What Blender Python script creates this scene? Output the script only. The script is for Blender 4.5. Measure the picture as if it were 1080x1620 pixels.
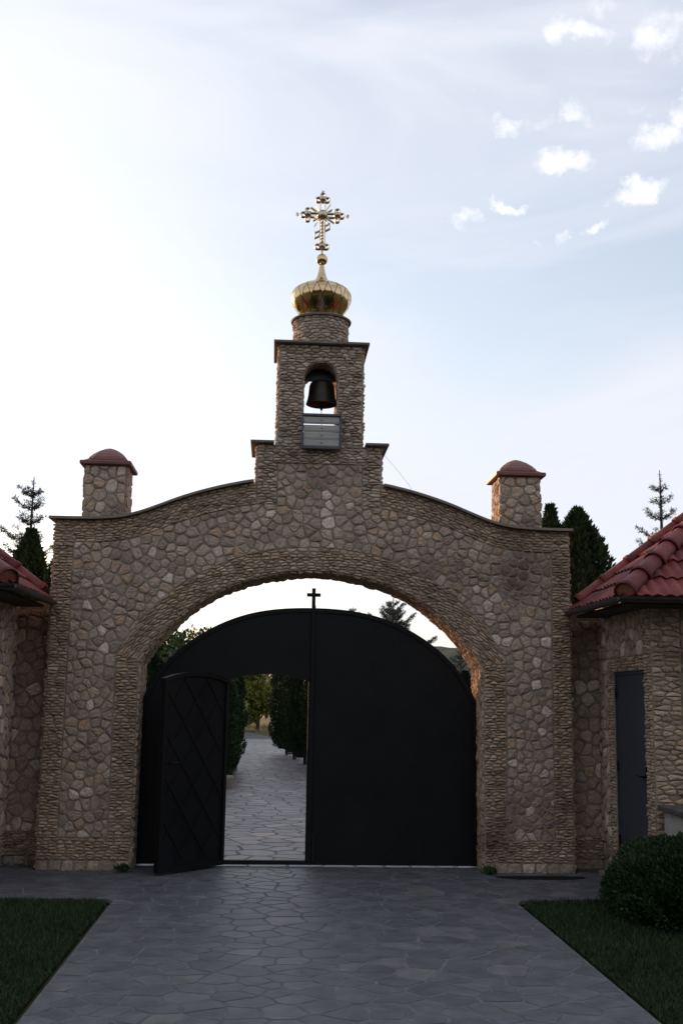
import bpy, bmesh, math, random
import numpy as np
from mathutils import Vector, Matrix, geometry

for o in list(bpy.data.objects): bpy.data.objects.remove(o)
SC = bpy.context.scene
COL = SC.collection
R = math.radians

# ------------------------------------------------------------------ camera
def look_matrix(pitch, yaw, roll):
    p, y, r = R(pitch), R(yaw), R(roll)
    F = Vector((math.sin(y)*math.cos(p), math.cos(y)*math.cos(p), math.sin(p)))
    X = Vector((math.cos(y), -math.sin(y), 0)); U = X.cross(F)
    X2 = math.cos(r)*X + math.sin(r)*U; U2 = -math.sin(r)*X + math.cos(r)*U
    m = Matrix((X2, U2, -F)).transposed()
    return m.to_4x4()
cam_d = bpy.data.cameras.new('camera')
cam = bpy.data.objects.new('camera', cam_d); COL.objects.link(cam)
cam_d.sensor_fit = 'VERTICAL'; cam_d.sensor_height = 36; cam_d.sensor_width = 24
cam_d.lens = 1753/1620*36
cam_d.clip_start = .1; cam_d.clip_end = 3000
cam.matrix_world = Matrix.Translation((-.40, -11.1, 1.656)) @ look_matrix(9.55, 3.4, .9)
SC.camera = cam

# ------------------------------------------------------------------ sky and sun
SUN_AZ, SUN_EL = -36.0, 11.0        # degrees; azimuth from +Y towards +X
world = bpy.data.worlds.new('World'); SC.world = world; world.use_nodes = True
def build_sky():
    nt = world.node_tree; N = nt.nodes; L = nt.links; N.clear()
    def nd(t, **k):
        n = N.new(t)
        for a, b in k.items(): setattr(n, a, b)
        return n
    def math_(op, a, b=None, c=None, clamp=False):
        n = nd('ShaderNodeMath', operation=op, use_clamp=clamp)
        for i, v in enumerate((a, b, c)):
            if v is None: continue
            if isinstance(v, (int, float)): n.inputs[i].default_value = v
            else: L.new(v, n.inputs[i])
        return n.outputs[0]
    out = nd('ShaderNodeOutputWorld'); bg = nd('ShaderNodeBackground')
    sky = nd('ShaderNodeTexSky', sky_type='NISHITA')
    sky.sun_disc = False; sky.sun_elevation = R(SUN_EL); sky.sun_rotation = R(SUN_AZ)
    sky.altitude = 100; sky.air_density = 1.0; sky.dust_density = 1.6; sky.ozone_density = 1.0
    tc = nd('ShaderNodeTexCoord'); D = tc.outputs['Generated']
    # veil of thin high cloud: streaky, over the whole sky
    mp = nd('ShaderNodeMapping'); mp.inputs['Scale'].default_value = (1.2, 2.6, 4.5); mp.inputs['Rotation'].default_value = (.3, .5, .4)
    L.new(D, mp.inputs[0])
    n1 = nd('ShaderNodeTexNoise'); n1.inputs['Scale'].default_value = 1.7; n1.inputs['Detail'].default_value = 7; n1.inputs['Distortion'].default_value = .6
    L.new(mp.outputs[0], n1.inputs['Vector'])
    veil = nd('ShaderNodeMapRange'); L.new(n1.outputs['Fac'], veil.inputs[0])
    veil.inputs[1].default_value = .38; veil.inputs[2].default_value = .66; veil.inputs[3].default_value = .36; veil.inputs[4].default_value = 1.0
    sx = nd('ShaderNodeSeparateXYZ'); L.new(D, sx.inputs[0])
    hz = math_('POWER', math_('SUBTRACT', 1.0, math_('ABSOLUTE', sx.outputs[2])), 3.0)
    vf = math_('ADD', veil.outputs[0], math_('MULTIPLY', hz, .3), clamp=True)
    mixv = nd('ShaderNodeMix', data_type='RGBA'); L.new(vf, mixv.inputs[0])
    sd = nd('ShaderNodeVectorMath', operation='DOT_PRODUCT'); L.new(D, sd.inputs[0])
    sd.inputs[1].default_value = (math.sin(R(SUN_AZ))*math.cos(R(SUN_EL)), math.cos(R(SUN_AZ))*math.cos(R(SUN_EL)), math.sin(R(SUN_EL)))
    gl = math_('ADD', 1.0, math_('MULTIPLY', math_('POWER', math_('MAXIMUM', sd.outputs['Value'], 0.0), 12.0), .55))   # thin cloud scatters forward, brighter round the sun
    vs = nd('ShaderNodeVectorMath', operation='SCALE'); vs.inputs[0].default_value = VEIL[:3]; L.new(gl, vs.inputs['Scale'])
    L.new(sky.outputs[0], mixv.inputs[6]); L.new(vs.outputs[0], mixv.inputs[7])
    # small fair-weather clouds: elliptical puffs around fixed directions, edges broken by noise
    n2 = nd('ShaderNodeTexNoise'); n2.inputs['Scale'].default_value = 26; n2.inputs['Detail'].default_value = 6; n2.inputs['Roughness'].default_value = .6
    L.new(D, n2.inputs['Vector'])
    n3 = nd('ShaderNodeTexNoise'); n3.inputs['Scale'].default_value = 46; n3.inputs['Detail'].default_value = 9; n3.inputs['Roughness'].default_value = .68
    L.new(D, n3.inputs['Vector'])
    sub = nd('ShaderNodeVectorMath', operation='SUBTRACT'); L.new(n2.outputs['Color'], sub.inputs[0]); sub.inputs[1].default_value = (.5, .5, .5)
    scl = nd('ShaderNodeVectorMath', operation='SCALE'); L.new(sub.outputs[0], scl.inputs[0]); scl.inputs['Scale'].default_value = .06
    add = nd('ShaderNodeVectorMath', operation='ADD'); L.new(D, add.inputs[0]); L.new(scl.outputs[0], add.inputs[1])
    P = add.outputs[0]
    total = None
    for (az, el, wa, wb, tilt, op) in CLOUDS:
        a, e, t = R(az), R(el), R(tilt)
        d = Vector((math.sin(a)*math.cos(e), math.cos(a)*math.cos(e), math.sin(e)))
        r = Vector((math.cos(a), -math.sin(a), 0)); u = r.cross(d)
        r2 = (math.cos(t)*r + math.sin(t)*u) / R(wa); u2 = (-math.sin(t)*r + math.cos(t)*u) / R(wb)
        v = []
        for w in (r2, u2):
            q = nd('ShaderNodeVectorMath', operation='SUBTRACT'); L.new(P, q.inputs[0]); q.inputs[1].default_value = d
            dt = nd('ShaderNodeVectorMath', operation='DOT_PRODUCT'); L.new(q.outputs[0], dt.inputs[0]); dt.inputs[1].default_value = w
            v.append(dt.outputs['Value'])
        s = math_('ADD', math_('MULTIPLY', v[0], v[0]), math_('MULTIPLY', v[1], v[1]))
        f = math_('MULTIPLY', math_('SUBTRACT', 1.0, s, clamp=True), op)
        total = f if total is None else math_('MAXIMUM', total, f)
    dens = math_('ADD', total, math_('MULTIPLY', math_('SUBTRACT', n3.outputs['Fac'], .55), 2.0))
    dens = math_('MULTIPLY', dens, math_('MULTIPLY', total, 5.0, clamp=True))
    cm = nd('ShaderNodeMapRange', interpolation_type='SMOOTHSTEP'); L.new(dens, cm.inputs[0])
    cm.inputs[1].default_value = .0; cm.inputs[2].default_value = 1.5; cm.inputs[3].default_value = 0; cm.inputs[4].default_value = .95
    mixc = nd('ShaderNodeMix', data_type='RGBA'); L.new(cm.outputs[0], mixc.inputs[0])
    L.new(mixv.outputs[2], mixc.inputs[6]); mixc.inputs[7].default_value = CLOUD_COL
    L.new(mixc.outputs[2], bg.inputs[0]); bg.inputs[1].default_value = SKY_STRENGTH
    L.new(bg.outputs[0], out.inputs[0])
SKY_STRENGTH = .10
VEIL = (3.8, 3.9, 4.3, 1)
CLOUD_COL = (5.4, 5.35, 5.4, 1)
#          azimuth, elevation, half width, half height, tilt, opacity (degrees)
CLOUDS = [] # filled below
random.seed(5)
CLOUDS += [
    (16.06, 32.31, 1.62, 0.68, -12, 0.90),
    (20.08, 31.95, 1.86, 1.35, 25, 0.75),
    (17.05, 33.54, 1.08, 0.61, 0, 0.60),
    (21.44, 30.83, 0.74, 0.61, 20, 0.55),
    (12.33, 28.97, 0.88, 0.47, -5, 0.80),
    (13.60, 28.83, 1.01, 0.54, 0, 0.45),
    (15.98, 29.03, 1.35, 0.68, 0, 0.65),
    (18.24, 28.69, 1.52, 0.47, 20, 0.30),
    (20.33, 27.62, 1.62, 1.15, 10, 1.00),
    (21.67, 28.73, 1.01, 1.15, 0, 1.00),
    (15.18, 26.58, 1.96, 0.91, -5, 1.25),
    (19.17, 25.02, 1.96, 0.68, 8, 1.10),
    (12.11, 25.03, 1.35, 0.44, -14, 1.00),
    (9.95, 24.39, 0.91, 0.58, -10, 0.80),
    (16.70, 23.50, 0.85, 0.47, 15, 0.95),
    (15.18, 23.45, 0.41, 0.24, 0, 0.50),
    (13.76, 22.62, 0.41, 0.17, 0, 0.45),
    (10.68, 30.36, 0.27, 0.20, 0, 0.40),

]
for k in range(12):      # the rest of the sky carries on in the same way
    az = random.uniform(25, 300); el = random.uniform(18, 60)
    w = random.uniform(1.2, 3.4)
    CLOUDS.append((az, el, w, w*random.uniform(.4, .7), random.uniform(-15, 15), random.uniform(.6, 1)))
build_sky()

sun_d = bpy.data.lights.new('sun', 'SUN'); sun = bpy.data.objects.new('sun', sun_d); COL.objects.link(sun)
sun_d.energy = 3.0; sun_d.angle = R(.6); sun_d.color = (1.0, .58, .28)
sdir = Vector((math.sin(R(SUN_AZ))*math.cos(R(SUN_EL)), math.cos(R(SUN_AZ))*math.cos(R(SUN_EL)), math.sin(R(SUN_EL))))
sun.rotation_euler = sdir.to_track_quat('Z', 'Y').to_euler()
sun.location = sdir*60
SC.view_settings.view_transform = 'Standard'; SC.view_settings.look = 'None'
SC.view_settings.gamma = 1; SC.view_settings.use_curve_mapping = False
SC.view_settings.exposure = 1.22
SC.cycles.max_bounces = 8; SC.cycles.use_denoising = True

# ------------------------------------------------------------------ materials
def new_mat(name):
    m = bpy.data.materials.new(name); m.use_nodes = True
    return m, m.node_tree.nodes, m.node_tree.links, m.node_tree.nodes['Principled BSDF']
def ramp(N, stops):
    r = N.new('ShaderNodeValToRGB'); e = r.color_ramp.elements
    while len(e) < len(stops): e.new(.5)
    for q, (p, c) in zip(e, stops): q.position = p; q.color = (*c, 1)
    return r
def noise(N, L, scale, detail=4, rough=.6, vec=None, coord='Object'):
    if vec is None:
        tc = N.new('ShaderNodeTexCoord'); vec = tc.outputs[coord]
    n = N.new('ShaderNodeTexNoise'); n.inputs['Scale'].default_value = scale
    n.inputs['Detail'].default_value = detail; n.inputs['Roughness'].default_value = rough
    L.new(vec, n.inputs['Vector'])
    return n
def mixmul(N, L, a, b, fac=1.0, mode='MULTIPLY'):
    m = N.new('ShaderNodeMix'); m.data_type = 'RGBA'; m.blend_type = mode
    if isinstance(fac, (int, float)): m.inputs[0].default_value = fac
    else: L.new(fac, m.inputs[0])
    for i, v in ((6, a), (7, b)):
        if isinstance(v, tuple): m.inputs[i].default_value = (*v, 1)
        else: L.new(v, m.inputs[i])
    return m.outputs[2]
def tint_mat(name, stops, rough=.85, var=(.62, 1.25), nscale=22, bump=.5, bscale=55, stain=None, spec=.3, bdist=.01):
    m, N, L, B = new_mat(name)
    at = N.new('ShaderNodeAttribute'); at.attribute_name = 'tint'
    r = ramp(N, stops); L.new(at.outputs['Fac'], r.inputs[0])
    n = noise(N, L, nscale, 5, .65)
    v = ramp(N, [(.25, (var[0],)*3), (.75, (var[1],)*3)]); L.new(n.outputs['Fac'], v.inputs[0])
    c = mixmul(N, L, r.outputs[0], v.outputs[0])
    if stain:
        s = noise(N, L, stain[0], 5, .6)
        sr = ramp(N, [(stain[1], (0,)*3), (stain[2], (1,)*3)]); L.new(s.outputs['Fac'], sr.inputs[0])
        c = mixmul(N, L, c, stain[3], sr.outputs[0])
        tc = N.new('ShaderNodeTexCoord'); sx = N.new('ShaderNodeSeparateXYZ'); L.new(tc.outputs['Object'], sx.inputs[0])
        def mt(op, a, b):
            q = N.new('ShaderNodeMath'); q.operation = op
            for i, v in enumerate((a, b)):
                if isinstance(v, (int, float)): q.inputs[i].default_value = v
                else: L.new(v, q.inputs[i])
            return q.outputs[0]
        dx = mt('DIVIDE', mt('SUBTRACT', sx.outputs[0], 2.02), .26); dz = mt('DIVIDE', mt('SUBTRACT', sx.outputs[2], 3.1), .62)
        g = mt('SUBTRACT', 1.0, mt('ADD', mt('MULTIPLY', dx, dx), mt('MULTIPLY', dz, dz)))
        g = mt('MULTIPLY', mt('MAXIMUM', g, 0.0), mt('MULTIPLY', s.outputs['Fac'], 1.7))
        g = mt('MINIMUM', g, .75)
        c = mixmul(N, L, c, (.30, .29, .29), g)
    L.new(c, B.inputs['Base Color']); B.inputs['Roughness'].default_value = rough
    B.inputs['Specular IOR Level'].default_value = spec
    if bump:
        b = N.new('ShaderNodeBump'); b.inputs['Strength'].default_value = bump; b.inputs['Distance'].default_value = bdist
        n2 = noise(N, L, bscale, 6, .7); L.new(n2.outputs['Fac'], b.inputs['Height']); L.new(b.outputs[0], B.inputs['Normal'])
    return m
def plain_mat(name, col, rough=.6, metal=0, var=.25, nscale=8, bump=.0, bscale=60, spec=.5, bdist=.004):
    m, N, L, B = new_mat(name)
    n = noise(N, L, nscale, 6, .65)
    v = ramp(N, [(.25, tuple(c*(1-var) for c in col)), (.75, tuple(c*(1+var) for c in col))]); L.new(n.outputs['Fac'], v.inputs[0])
    L.new(v.outputs[0], B.inputs['Base Color']); B.inputs['Metallic'].default_value = metal
    rr = N.new('ShaderNodeMapRange'); L.new(n.outputs['Fac'], rr.inputs[0]); rr.inputs[3].default_value = max(.02, rough-.08); rr.inputs[4].default_value = min(1, rough+.08)
    L.new(rr.outputs[0], B.inputs['Roughness']); B.inputs['Specular IOR Level'].default_value = spec
    if bump:
        b = N.new('ShaderNodeBump'); b.inputs['Strength'].default_value = bump; b.inputs['Distance'].default_value = bdist
        n2 = noise(N, L, bscale, 5, .65); L.new(n2.outputs['Fac'], b.inputs['Height']); L.new(b.outputs[0], B.inputs['Normal'])
    return m
STAIN = (.9, .52, .72, (.42, .40, .39))
M = {}
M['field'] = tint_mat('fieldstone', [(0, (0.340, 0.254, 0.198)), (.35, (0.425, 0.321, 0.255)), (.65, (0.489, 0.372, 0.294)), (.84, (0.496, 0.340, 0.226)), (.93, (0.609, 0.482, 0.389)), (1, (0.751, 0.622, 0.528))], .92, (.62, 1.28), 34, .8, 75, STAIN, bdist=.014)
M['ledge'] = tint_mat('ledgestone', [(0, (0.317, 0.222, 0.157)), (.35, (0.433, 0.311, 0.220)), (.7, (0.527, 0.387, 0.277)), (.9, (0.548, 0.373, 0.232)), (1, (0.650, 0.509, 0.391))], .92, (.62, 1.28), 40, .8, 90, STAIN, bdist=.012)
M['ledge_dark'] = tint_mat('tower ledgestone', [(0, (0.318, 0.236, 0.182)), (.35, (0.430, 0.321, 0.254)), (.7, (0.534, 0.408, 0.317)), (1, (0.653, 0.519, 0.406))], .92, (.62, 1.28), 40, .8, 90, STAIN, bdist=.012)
M['mortar'] = plain_mat('mortar', (.29, .245, .195), .95, 0, .35, 14, .6, 90, .1)
M['coping'] = plain_mat('coping concrete', (.17, .145, .12), .85, 0, .3, 9, .4, 70, .3)
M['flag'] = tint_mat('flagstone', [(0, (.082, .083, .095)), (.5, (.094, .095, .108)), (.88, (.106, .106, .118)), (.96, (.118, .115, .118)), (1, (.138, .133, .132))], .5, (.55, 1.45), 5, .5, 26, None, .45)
M['pathflag'] = tint_mat('path flagstone', [(0, (0.109, 0.101, 0.110)), (.4, (0.137, 0.129, 0.138)), (.8, (0.164, 0.152, 0.158)), (.94, (0.205, 0.175, 0.158)), (1, (0.266, 0.230, 0.205))], .5, (.55, 1.45), 5, .5, 26, None, .45)  # flagstone made paler and warmer: brighter light beyond the gate put into its colour
M['grout'] = plain_mat('paving joint', (.125, .121, .122), .9, 0, .5, 7, .5, 60, .2)
M['pathbed'] = plain_mat('path bed', (.105, .103, .105), .9, 0, .3, 6, .4, 40, .2)
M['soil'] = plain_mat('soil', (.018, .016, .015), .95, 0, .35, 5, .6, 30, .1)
M['tile'] = tint_mat('roof tile', [(0, (0.114, 0.024, 0.023)), (.5, (0.163, 0.032, 0.030)), (1, (0.211, 0.048, 0.039))], .62, (.55, 1.35), 9, .3, 60, (7, .55, .70, (.62, .56, .50)), .25)
M['terracotta'] = plain_mat('terracotta', (.24, .085, .05), .8, 0, .25, 14, .3, 60)
M['gutter'] = plain_mat('gutter metal', (.030, .026, .025), .4, 0, .3, 9)
M['soffit'] = plain_mat('eave board', (.035, .024, .018), .8, 0, .3, 9)
M['gate'] = plain_mat('black gate paint', (.0038, .004, .0054), .47, 0, .5, 2.2, .25, 5, .28)
M['door'] = plain_mat('grey door paint', (.040, .047, .062), .45, 0, .15, 4)
M['handle'] = plain_mat('dark metal', (.02, .02, .022), .35, .6, .2, 9)
M['gold'] = plain_mat('gold sheet', (.60, .445, .25), .15, 1.0, .06, 7, .10, 16, .5, .01)
M['gold2'] = plain_mat('gold bar', (.52, .45, .34), .32, 1.0, .1, 7)
M['seam'] = plain_mat('dark seam', (.06, .04, .02), .5, .7, .2, 9)
M['bronze'] = plain_mat('bell bronze', (.045, .035, .026), .5, .75, .35, 12, .2, 40)
M['slat'] = plain_mat('painted slat', (.34, .32, .30), .6, 0, .18, 10)
M['slatframe'] = plain_mat('grey frame', (.065, .068, .08), .5, .2, .2, 10)
M['redcap'] = plain_mat('red cap', (.17, .055, .045), .55, 0, .3, 9, .3, 40)
M['bark'] = plain_mat('bark', (.075, .055, .042), .9, 0, .4, 16, .8, 30, .2, .02)
M['render'] = plain_mat('pale render', (.36, .34, .30), .9, 0, .25, 7, .4, 50)
M['slab'] = plain_mat('dark slab', (.07, .066, .066), .6, 0, .3, 7)
def leaf_mat(name, stops, rough=.6, trans=.25):
    m = tint_mat(name, stops, rough, (.75, 1.2), 6, 0, 10, None, .3)
    return m
M['thuja'] = leaf_mat('thuja foliage', [(0, (.010, .020, .008)), (.5, (.022, .042, .014)), (1, (.045, .072, .022))])
M['spruce'] = leaf_mat('spruce needles', [(0, (.022, .034, .026)), (.5, (.045, .062, .048)), (1, (.085, .105, .082))])
M['bluespruce'] = leaf_mat('blue spruce needles', [(0, (.03, .05, .048)), (.5, (.06, .09, .09)), (1, (.11, .15, .15))])
M['leaf'] = leaf_mat('broad leaves', [(0, (.025, .042, .010)), (.5, (.055, .085, .020)), (1, (.11, .13, .035))])
M['yellowleaf'] = leaf_mat('yellow green leaves', [(0, (.08, .09, .015)), (.5, (.16, .165, .03)), (1, (.27, .25, .06))])
M['box'] = leaf_mat('shrub leaves', [(0, (0.010, 0.024, 0.009)), (.5, (0.022, 0.048, 0.015)), (1, (0.050, 0.087, 0.025))])
M['grass'] = leaf_mat('grass', [(0, (0.009, 0.020, 0.006)), (.5, (0.017, 0.036, 0.009)), (1, (0.037, 0.055, 0.015))])
M['drygrass'] = leaf_mat('dry grass', [(0, (.14, .11, .05)), (.5, (.24, .19, .09)), (1, (.34, .28, .15))])
M['lawn'] = plain_mat('lawn soil', (.018, .026, .010), .95, 0, .4, 6, .5, 40, .1)
M['ground'] = plain_mat('dry ground', (.085, .085, .045), .95, 0, .35, .6, .4, 3, .1, .05)
M['hill'] = plain_mat('hill scrub', (.050, .056, .046), .95, 0, .55, .09, .8, .3, .1, .6)
M['cable'] = plain_mat('cable', (.05, .05, .05), .6)

# ------------------------------------------------------------------ helpers
def empty(name, loc=(0, 0, 0), rz=0):
    o = bpy.data.objects.new(name, None); o.empty_display_size = .2
    o.location = loc; o.rotation_euler = (0, 0, rz); COL.objects.link(o); return o
def tag(o, label=None, cat=None, group=None, kind=None):
    if label: o['label'] = label
    if cat: o['category'] = cat
    if group: o['group'] = group
    if kind: o['kind'] = kind
    return o
def mesh(name, verts, faces, mat, parent=None, tint=None, smooth=False, flip=False):
    me = bpy.data.meshes.new(name)
    verts = np.asarray(verts, dtype=float)
    if flip: faces = [tuple(reversed(f)) for f in faces]
    me.from_pydata(verts.tolist(), [], [tuple(int(i) for i in f) for f in faces])
    if mat: me.materials.append(M[mat])
    if tint is not None:
        a = me.attributes.new('tint', 'FLOAT', 'POINT')
        t = np.full(len(verts), tint, dtype=np.float32) if np.isscalar(tint) else np.asarray(tint, dtype=np.float32)
        a.data.foreach_set('value', t)
    if smooth: me.polygons.foreach_set('use_smooth', [True]*len(me.polygons))
    me.update()
    o = bpy.data.objects.new(name, me); COL.objects.link(o)
    if parent: o.parent = parent
    return o
def mesh_np(name, V, F, mat, parent=None, tint=None, smooth=False):
    """fast mesh from arrays: V (n,3), F (m,k) all with k corners"""
    me = bpy.data.meshes.new(name); k = F.shape[1]
    me.vertices.add(len(V)); me.vertices.foreach_set('co', np.asarray(V, np.float32).ravel())
    me.loops.add(F.size); me.loops.foreach_set('vertex_index', F.astype(np.int32).ravel())
    me.polygons.add(len(F)); me.polygons.foreach_set('loop_start', np.arange(0, F.size, k, dtype=np.int32))
    if smooth: me.polygons.foreach_set('use_smooth', np.ones(len(F), dtype=bool))
    if tint is not None:
        a = me.attributes.new('tint', 'FLOAT', 'POINT'); a.data.foreach_set('value', np.asarray(tint, np.float32))
    me.materials.append(M[mat]); me.update(calc_edges=True); me.validate()
    o = bpy.data.objects.new(name, me); COL.objects.link(o)
    if parent: o.parent = parent
    return o
class MB:
    """collects simple shapes for ONE mesh object"""
    def __init__(s): s.v = []; s.f = []
    def add(s, v, f):
        n = len(s.v); s.v += [tuple(p) for p in v]; s.f += [tuple(i+n for i in q) for q in f]; return s
    def box(s, x0, x1, y0, y1, z0, z1, b=0.0):
        if b <= 0:
            v = [(x, y, z) for z in (z0, z1) for y in (y0, y1) for x in (x0, x1)]
            return s.add(v, [(0, 2, 3, 1), (4, 5, 7, 6), (0, 1, 5, 4), (1, 3, 7, 5), (3, 2, 6, 7), (2, 0, 4, 6)])
        bm = bmesh.new(); bmesh.ops.create_cube(bm, size=1)
        for w in bm.verts:
            w.co = ((x0+x1)/2+w.co.x*(x1-x0), (y0+y1)/2+w.co.y*(y1-y0), (z0+z1)/2+w.co.z*(z1-z0))
        bmesh.ops.bevel(bm, geom=bm.edges[:], offset=b, segments=1, affect='EDGES')
        bm.verts.index_update()
        s.add([w.co[:] for w in bm.verts], [[w.index for w in f.verts] for f in bm.faces]); bm.free(); return s
    def lathe(s, prof, c=(0, 0, 0), n=24, cap=True):
        v = []; f = []
        for r, z in prof:
            for k in range(n):
                a = 2*math.pi*k/n; v.append((c[0]+r*math.cos(a), c[1]+r*math.sin(a), c[2]+z))
        for i in range(len(prof)-1):
            for k in range(n):
                a = i*n+k; b = i*n+(k+1) % n; f.append((a, b, b+n, a+n))
        if cap:
            f.append(tuple(range(n-1, -1, -1))); f.append(tuple(range((len(prof)-1)*n, len(prof)*n)))
        return s.add(v, f)
    def tube(s, pts, r, n=6, cap=True):
        pts = [Vector(p) for p in pts]; v = []; f = []
        rs = r if hasattr(r, '__len__') else [r]*len(pts)
        up = Vector((0, 0, 1))
        for i, p in enumerate(pts):
            d = (pts[min(i+1, len(pts)-1)] - pts[max(i-1, 0)]).normalized()
            ref = up if abs(d.dot(up)) < .95 else Vector((1, 0, 0))
            a = d.cross(ref).normalized(); b = d.cross(a).normalized()
            for k in range(n):
                t = 2*math.pi*k/n; v.append(p + rs[i]*(math.cos(t)*a + math.sin(t)*b))
        for i in range(len(pts)-1):
            for k in range(n):
                q = i*n+k; w = i*n+(k+1) % n; f.append((q, q+n, w+n, w))
        if cap:
            f.append(tuple(range(n))); f.append(tuple(range(len(pts)*n-1, (len(pts)-1)*n-1, -1)))
        return s.add(v, f)
    def prism(s, loops, fn0, fn1):
        """2D loops (first outer, rest holes) -> solid between fn0(p) and fn1(p)"""
        tri = geometry.tessellate_polygon([[Vector((p[0], p[1], 0)) for p in l] for l in loops])
        flat = [p for l in loops for p in l]; n = len(flat)
        v = [fn0(p) for p in flat] + [fn1(p) for p in flat]
        f = [tuple(t) for t in tri] + [tuple(i+n for i in reversed(t)) for t in tri]
        o = 0
        for l in loops:
            k = len(l)
            for i in range(k): f.append((o+i, o+(i+1) % k, o+(i+1) % k+n, o+i+n))
            o += k
        return s.add(v, f)
    def build(s, name, mat, parent=None, smooth=False, tint=None, base=(0, 0, 0)):
        bm = bmesh.new(); vs = [bm.verts.new(Vector(p)-Vector(base)) for p in s.v]
        for q in s.f:
            try: bm.faces.new([vs[i] for i in q])
            except ValueError: pass
        bmesh.ops.recalc_face_normals(bm, faces=bm.faces[:])
        me = bpy.data.meshes.new(name); bm.to_mesh(me); bm.free()
        me.materials.append(M[mat])
        if tint is not None:
            a = me.attributes.new('tint', 'FLOAT', 'POINT'); a.data.foreach_set('value', [tint]*len(me.vertices))
        if smooth:
            me.polygons.foreach_set('use_smooth', [True]*len(me.polygons))
            me.set_sharp_from_angle(angle=R(40))
        o = bpy.data.objects.new(name, me); COL.objects.link(o)
        if parent: o.parent = parent
        return o
def copy_tree(o, parent=None):
    c = o.copy(); COL.objects.link(c); c.parent = parent
    for ch in list(o.children): copy_tree(ch, c)
    return c

# ------------------------------------------------------------------ stones: cells of a plane laid out like masonry
def inside(P, loops):
    r = np.zeros(len(P), bool)
    for l in loops:
        a = np.asarray(l); b = np.roll(a, -1, 0)
        for (x0, y0), (x1, y1) in zip(a, b):
            if y0 == y1: continue
            c = ((P[:, 1] >= min(y0, y1)) & (P[:, 1] < max(y0, y1)))
            r ^= c & (P[:, 0] < (x1-x0)*(P[:, 1]-y0)/(y1-y0)+x0)
    return r
def resample(l, step=.06):
    out = []
    for i in range(len(l)):
        a = np.array(l[i], float); b = np.array(l[(i+1) % len(l)], float)
        n = max(1, int(np.linalg.norm(b-a)/step))
        for k in range(n): out.append(a+(b-a)*k/n)
    return np.array(out)
def clip(poly, n, c):
    out = []; m = len(poly)
    d = [p[0]*n[0]+p[1]*n[1]-c for p in poly]
    for i in range(m):
        j = (i+1) % m
        if d[i] <= 0: out.append(poly[i])
        if (d[i] < 0 < d[j]) or (d[j] < 0 < d[i]):
            t = d[i]/(d[i]-d[j]); p, q = poly[i], poly[j]
            out.append((p[0]+t*(q[0]-p[0]), p[1]+t*(q[1]-p[1])))
    return out
def cells(loops, seeds_fn, scale=(1, 1), gap=.012, warp=None, rmax=.3):
    """loops in (u,v); returns polygons in (u,v)"""
    S = np.array(scale, float)
    W = []
    for l in loops:
        q = resample(l) if warp else np.array(l, float)
        if warp: q = np.column_stack([q[:, 0], q[:, 1]-warp(q[:, 0])])
        W.append(q)
    P = seeds_fn(W); P = P[inside(P, W)]
    P = P*S; Ls = [w*S for w in W]
    mir = [[] for _ in range(len(P))]
    for l in Ls:
        a = l; b = np.roll(l, -1, 0); d = b-a; dd = (d*d).sum(1)+1e-12
        for i0 in range(0, len(P), 500):
            Q = P[i0:i0+500]
            t = np.clip(((Q[:, None]-a[None])*d[None]).sum(2)/dd, 0, 1)
            q = a[None]+t[..., None]*d[None]
            ds = np.linalg.norm(Q[:, None]-q, axis=2)
            ok = (ds < rmax) & (((t > 0) & (t < 1)) | ((ds <= np.roll(ds, 1, 1)) & (ds <= np.roll(ds, -1, 1))))
            for i, j in zip(*np.nonzero(ok)): mir[i0+i].append(2*q[i, j]-Q[i])
    res = []
    K = min(22, len(P)-1)
    for i0 in range(0, len(P), 800):
        Dm = ((P[i0:i0+800, None]-P[None])**2).sum(2)
        idx = np.argpartition(Dm, K, 1)[:, :K+1]
        for r in range(len(idx)):
            i = i0+r; p = P[i]
            nb = [P[j] for j in idx[r] if j != i]+mir[i]
            nb.sort(key=lambda q: (q[0]-p[0])**2+(q[1]-p[1])**2)
            h = rmax*1.2
            poly = [(p[0]-h, p[1]-h), (p[0]+h, p[1]-h), (p[0]+h, p[1]+h), (p[0]-h, p[1]+h)]
            for q in nb:
                n = q-p; ln = math.hypot(*n)
                if ln < 1e-6: continue
                n = n/ln; m = (p+q)/2
                c = m[0]*n[0]+m[1]*n[1]-gap*.5*math.hypot(S[0]*n[0], S[1]*n[1])
                poly = clip(poly, n, c)
                if len(poly) < 3: break
            if len(poly) < 3: continue
            w = np.array(poly)/S
            if warp is not None: w[:, 1] += warp(w[:, 0])
            ar = .5*abs(np.dot(w[:, 0], np.roll(w[:, 1], -1))-np.dot(w[:, 1], np.roll(w[:, 0], -1)))
            if ar > 1.5e-4: res.append((ar, w))
    return res
def row_seeds(hgt, w0, w1, rng, jit=.35):
    def fn(W):
        a = np.concatenate(W); x0, y0 = a.min(0); x1, y1 = a.max(0); out = []
        z = y0+hgt*.5
        while z < y1:
            x = x0-rng.uniform(0, w1); 
            while x < x1+w1:
                w = rng.uniform(w0, w1); x += w
                out.append((x-w/2, z+rng.uniform(-jit, jit)*hgt))
            z += hgt*rng.uniform(.85, 1.2)
        return np.array(out)
    return fn
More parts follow.
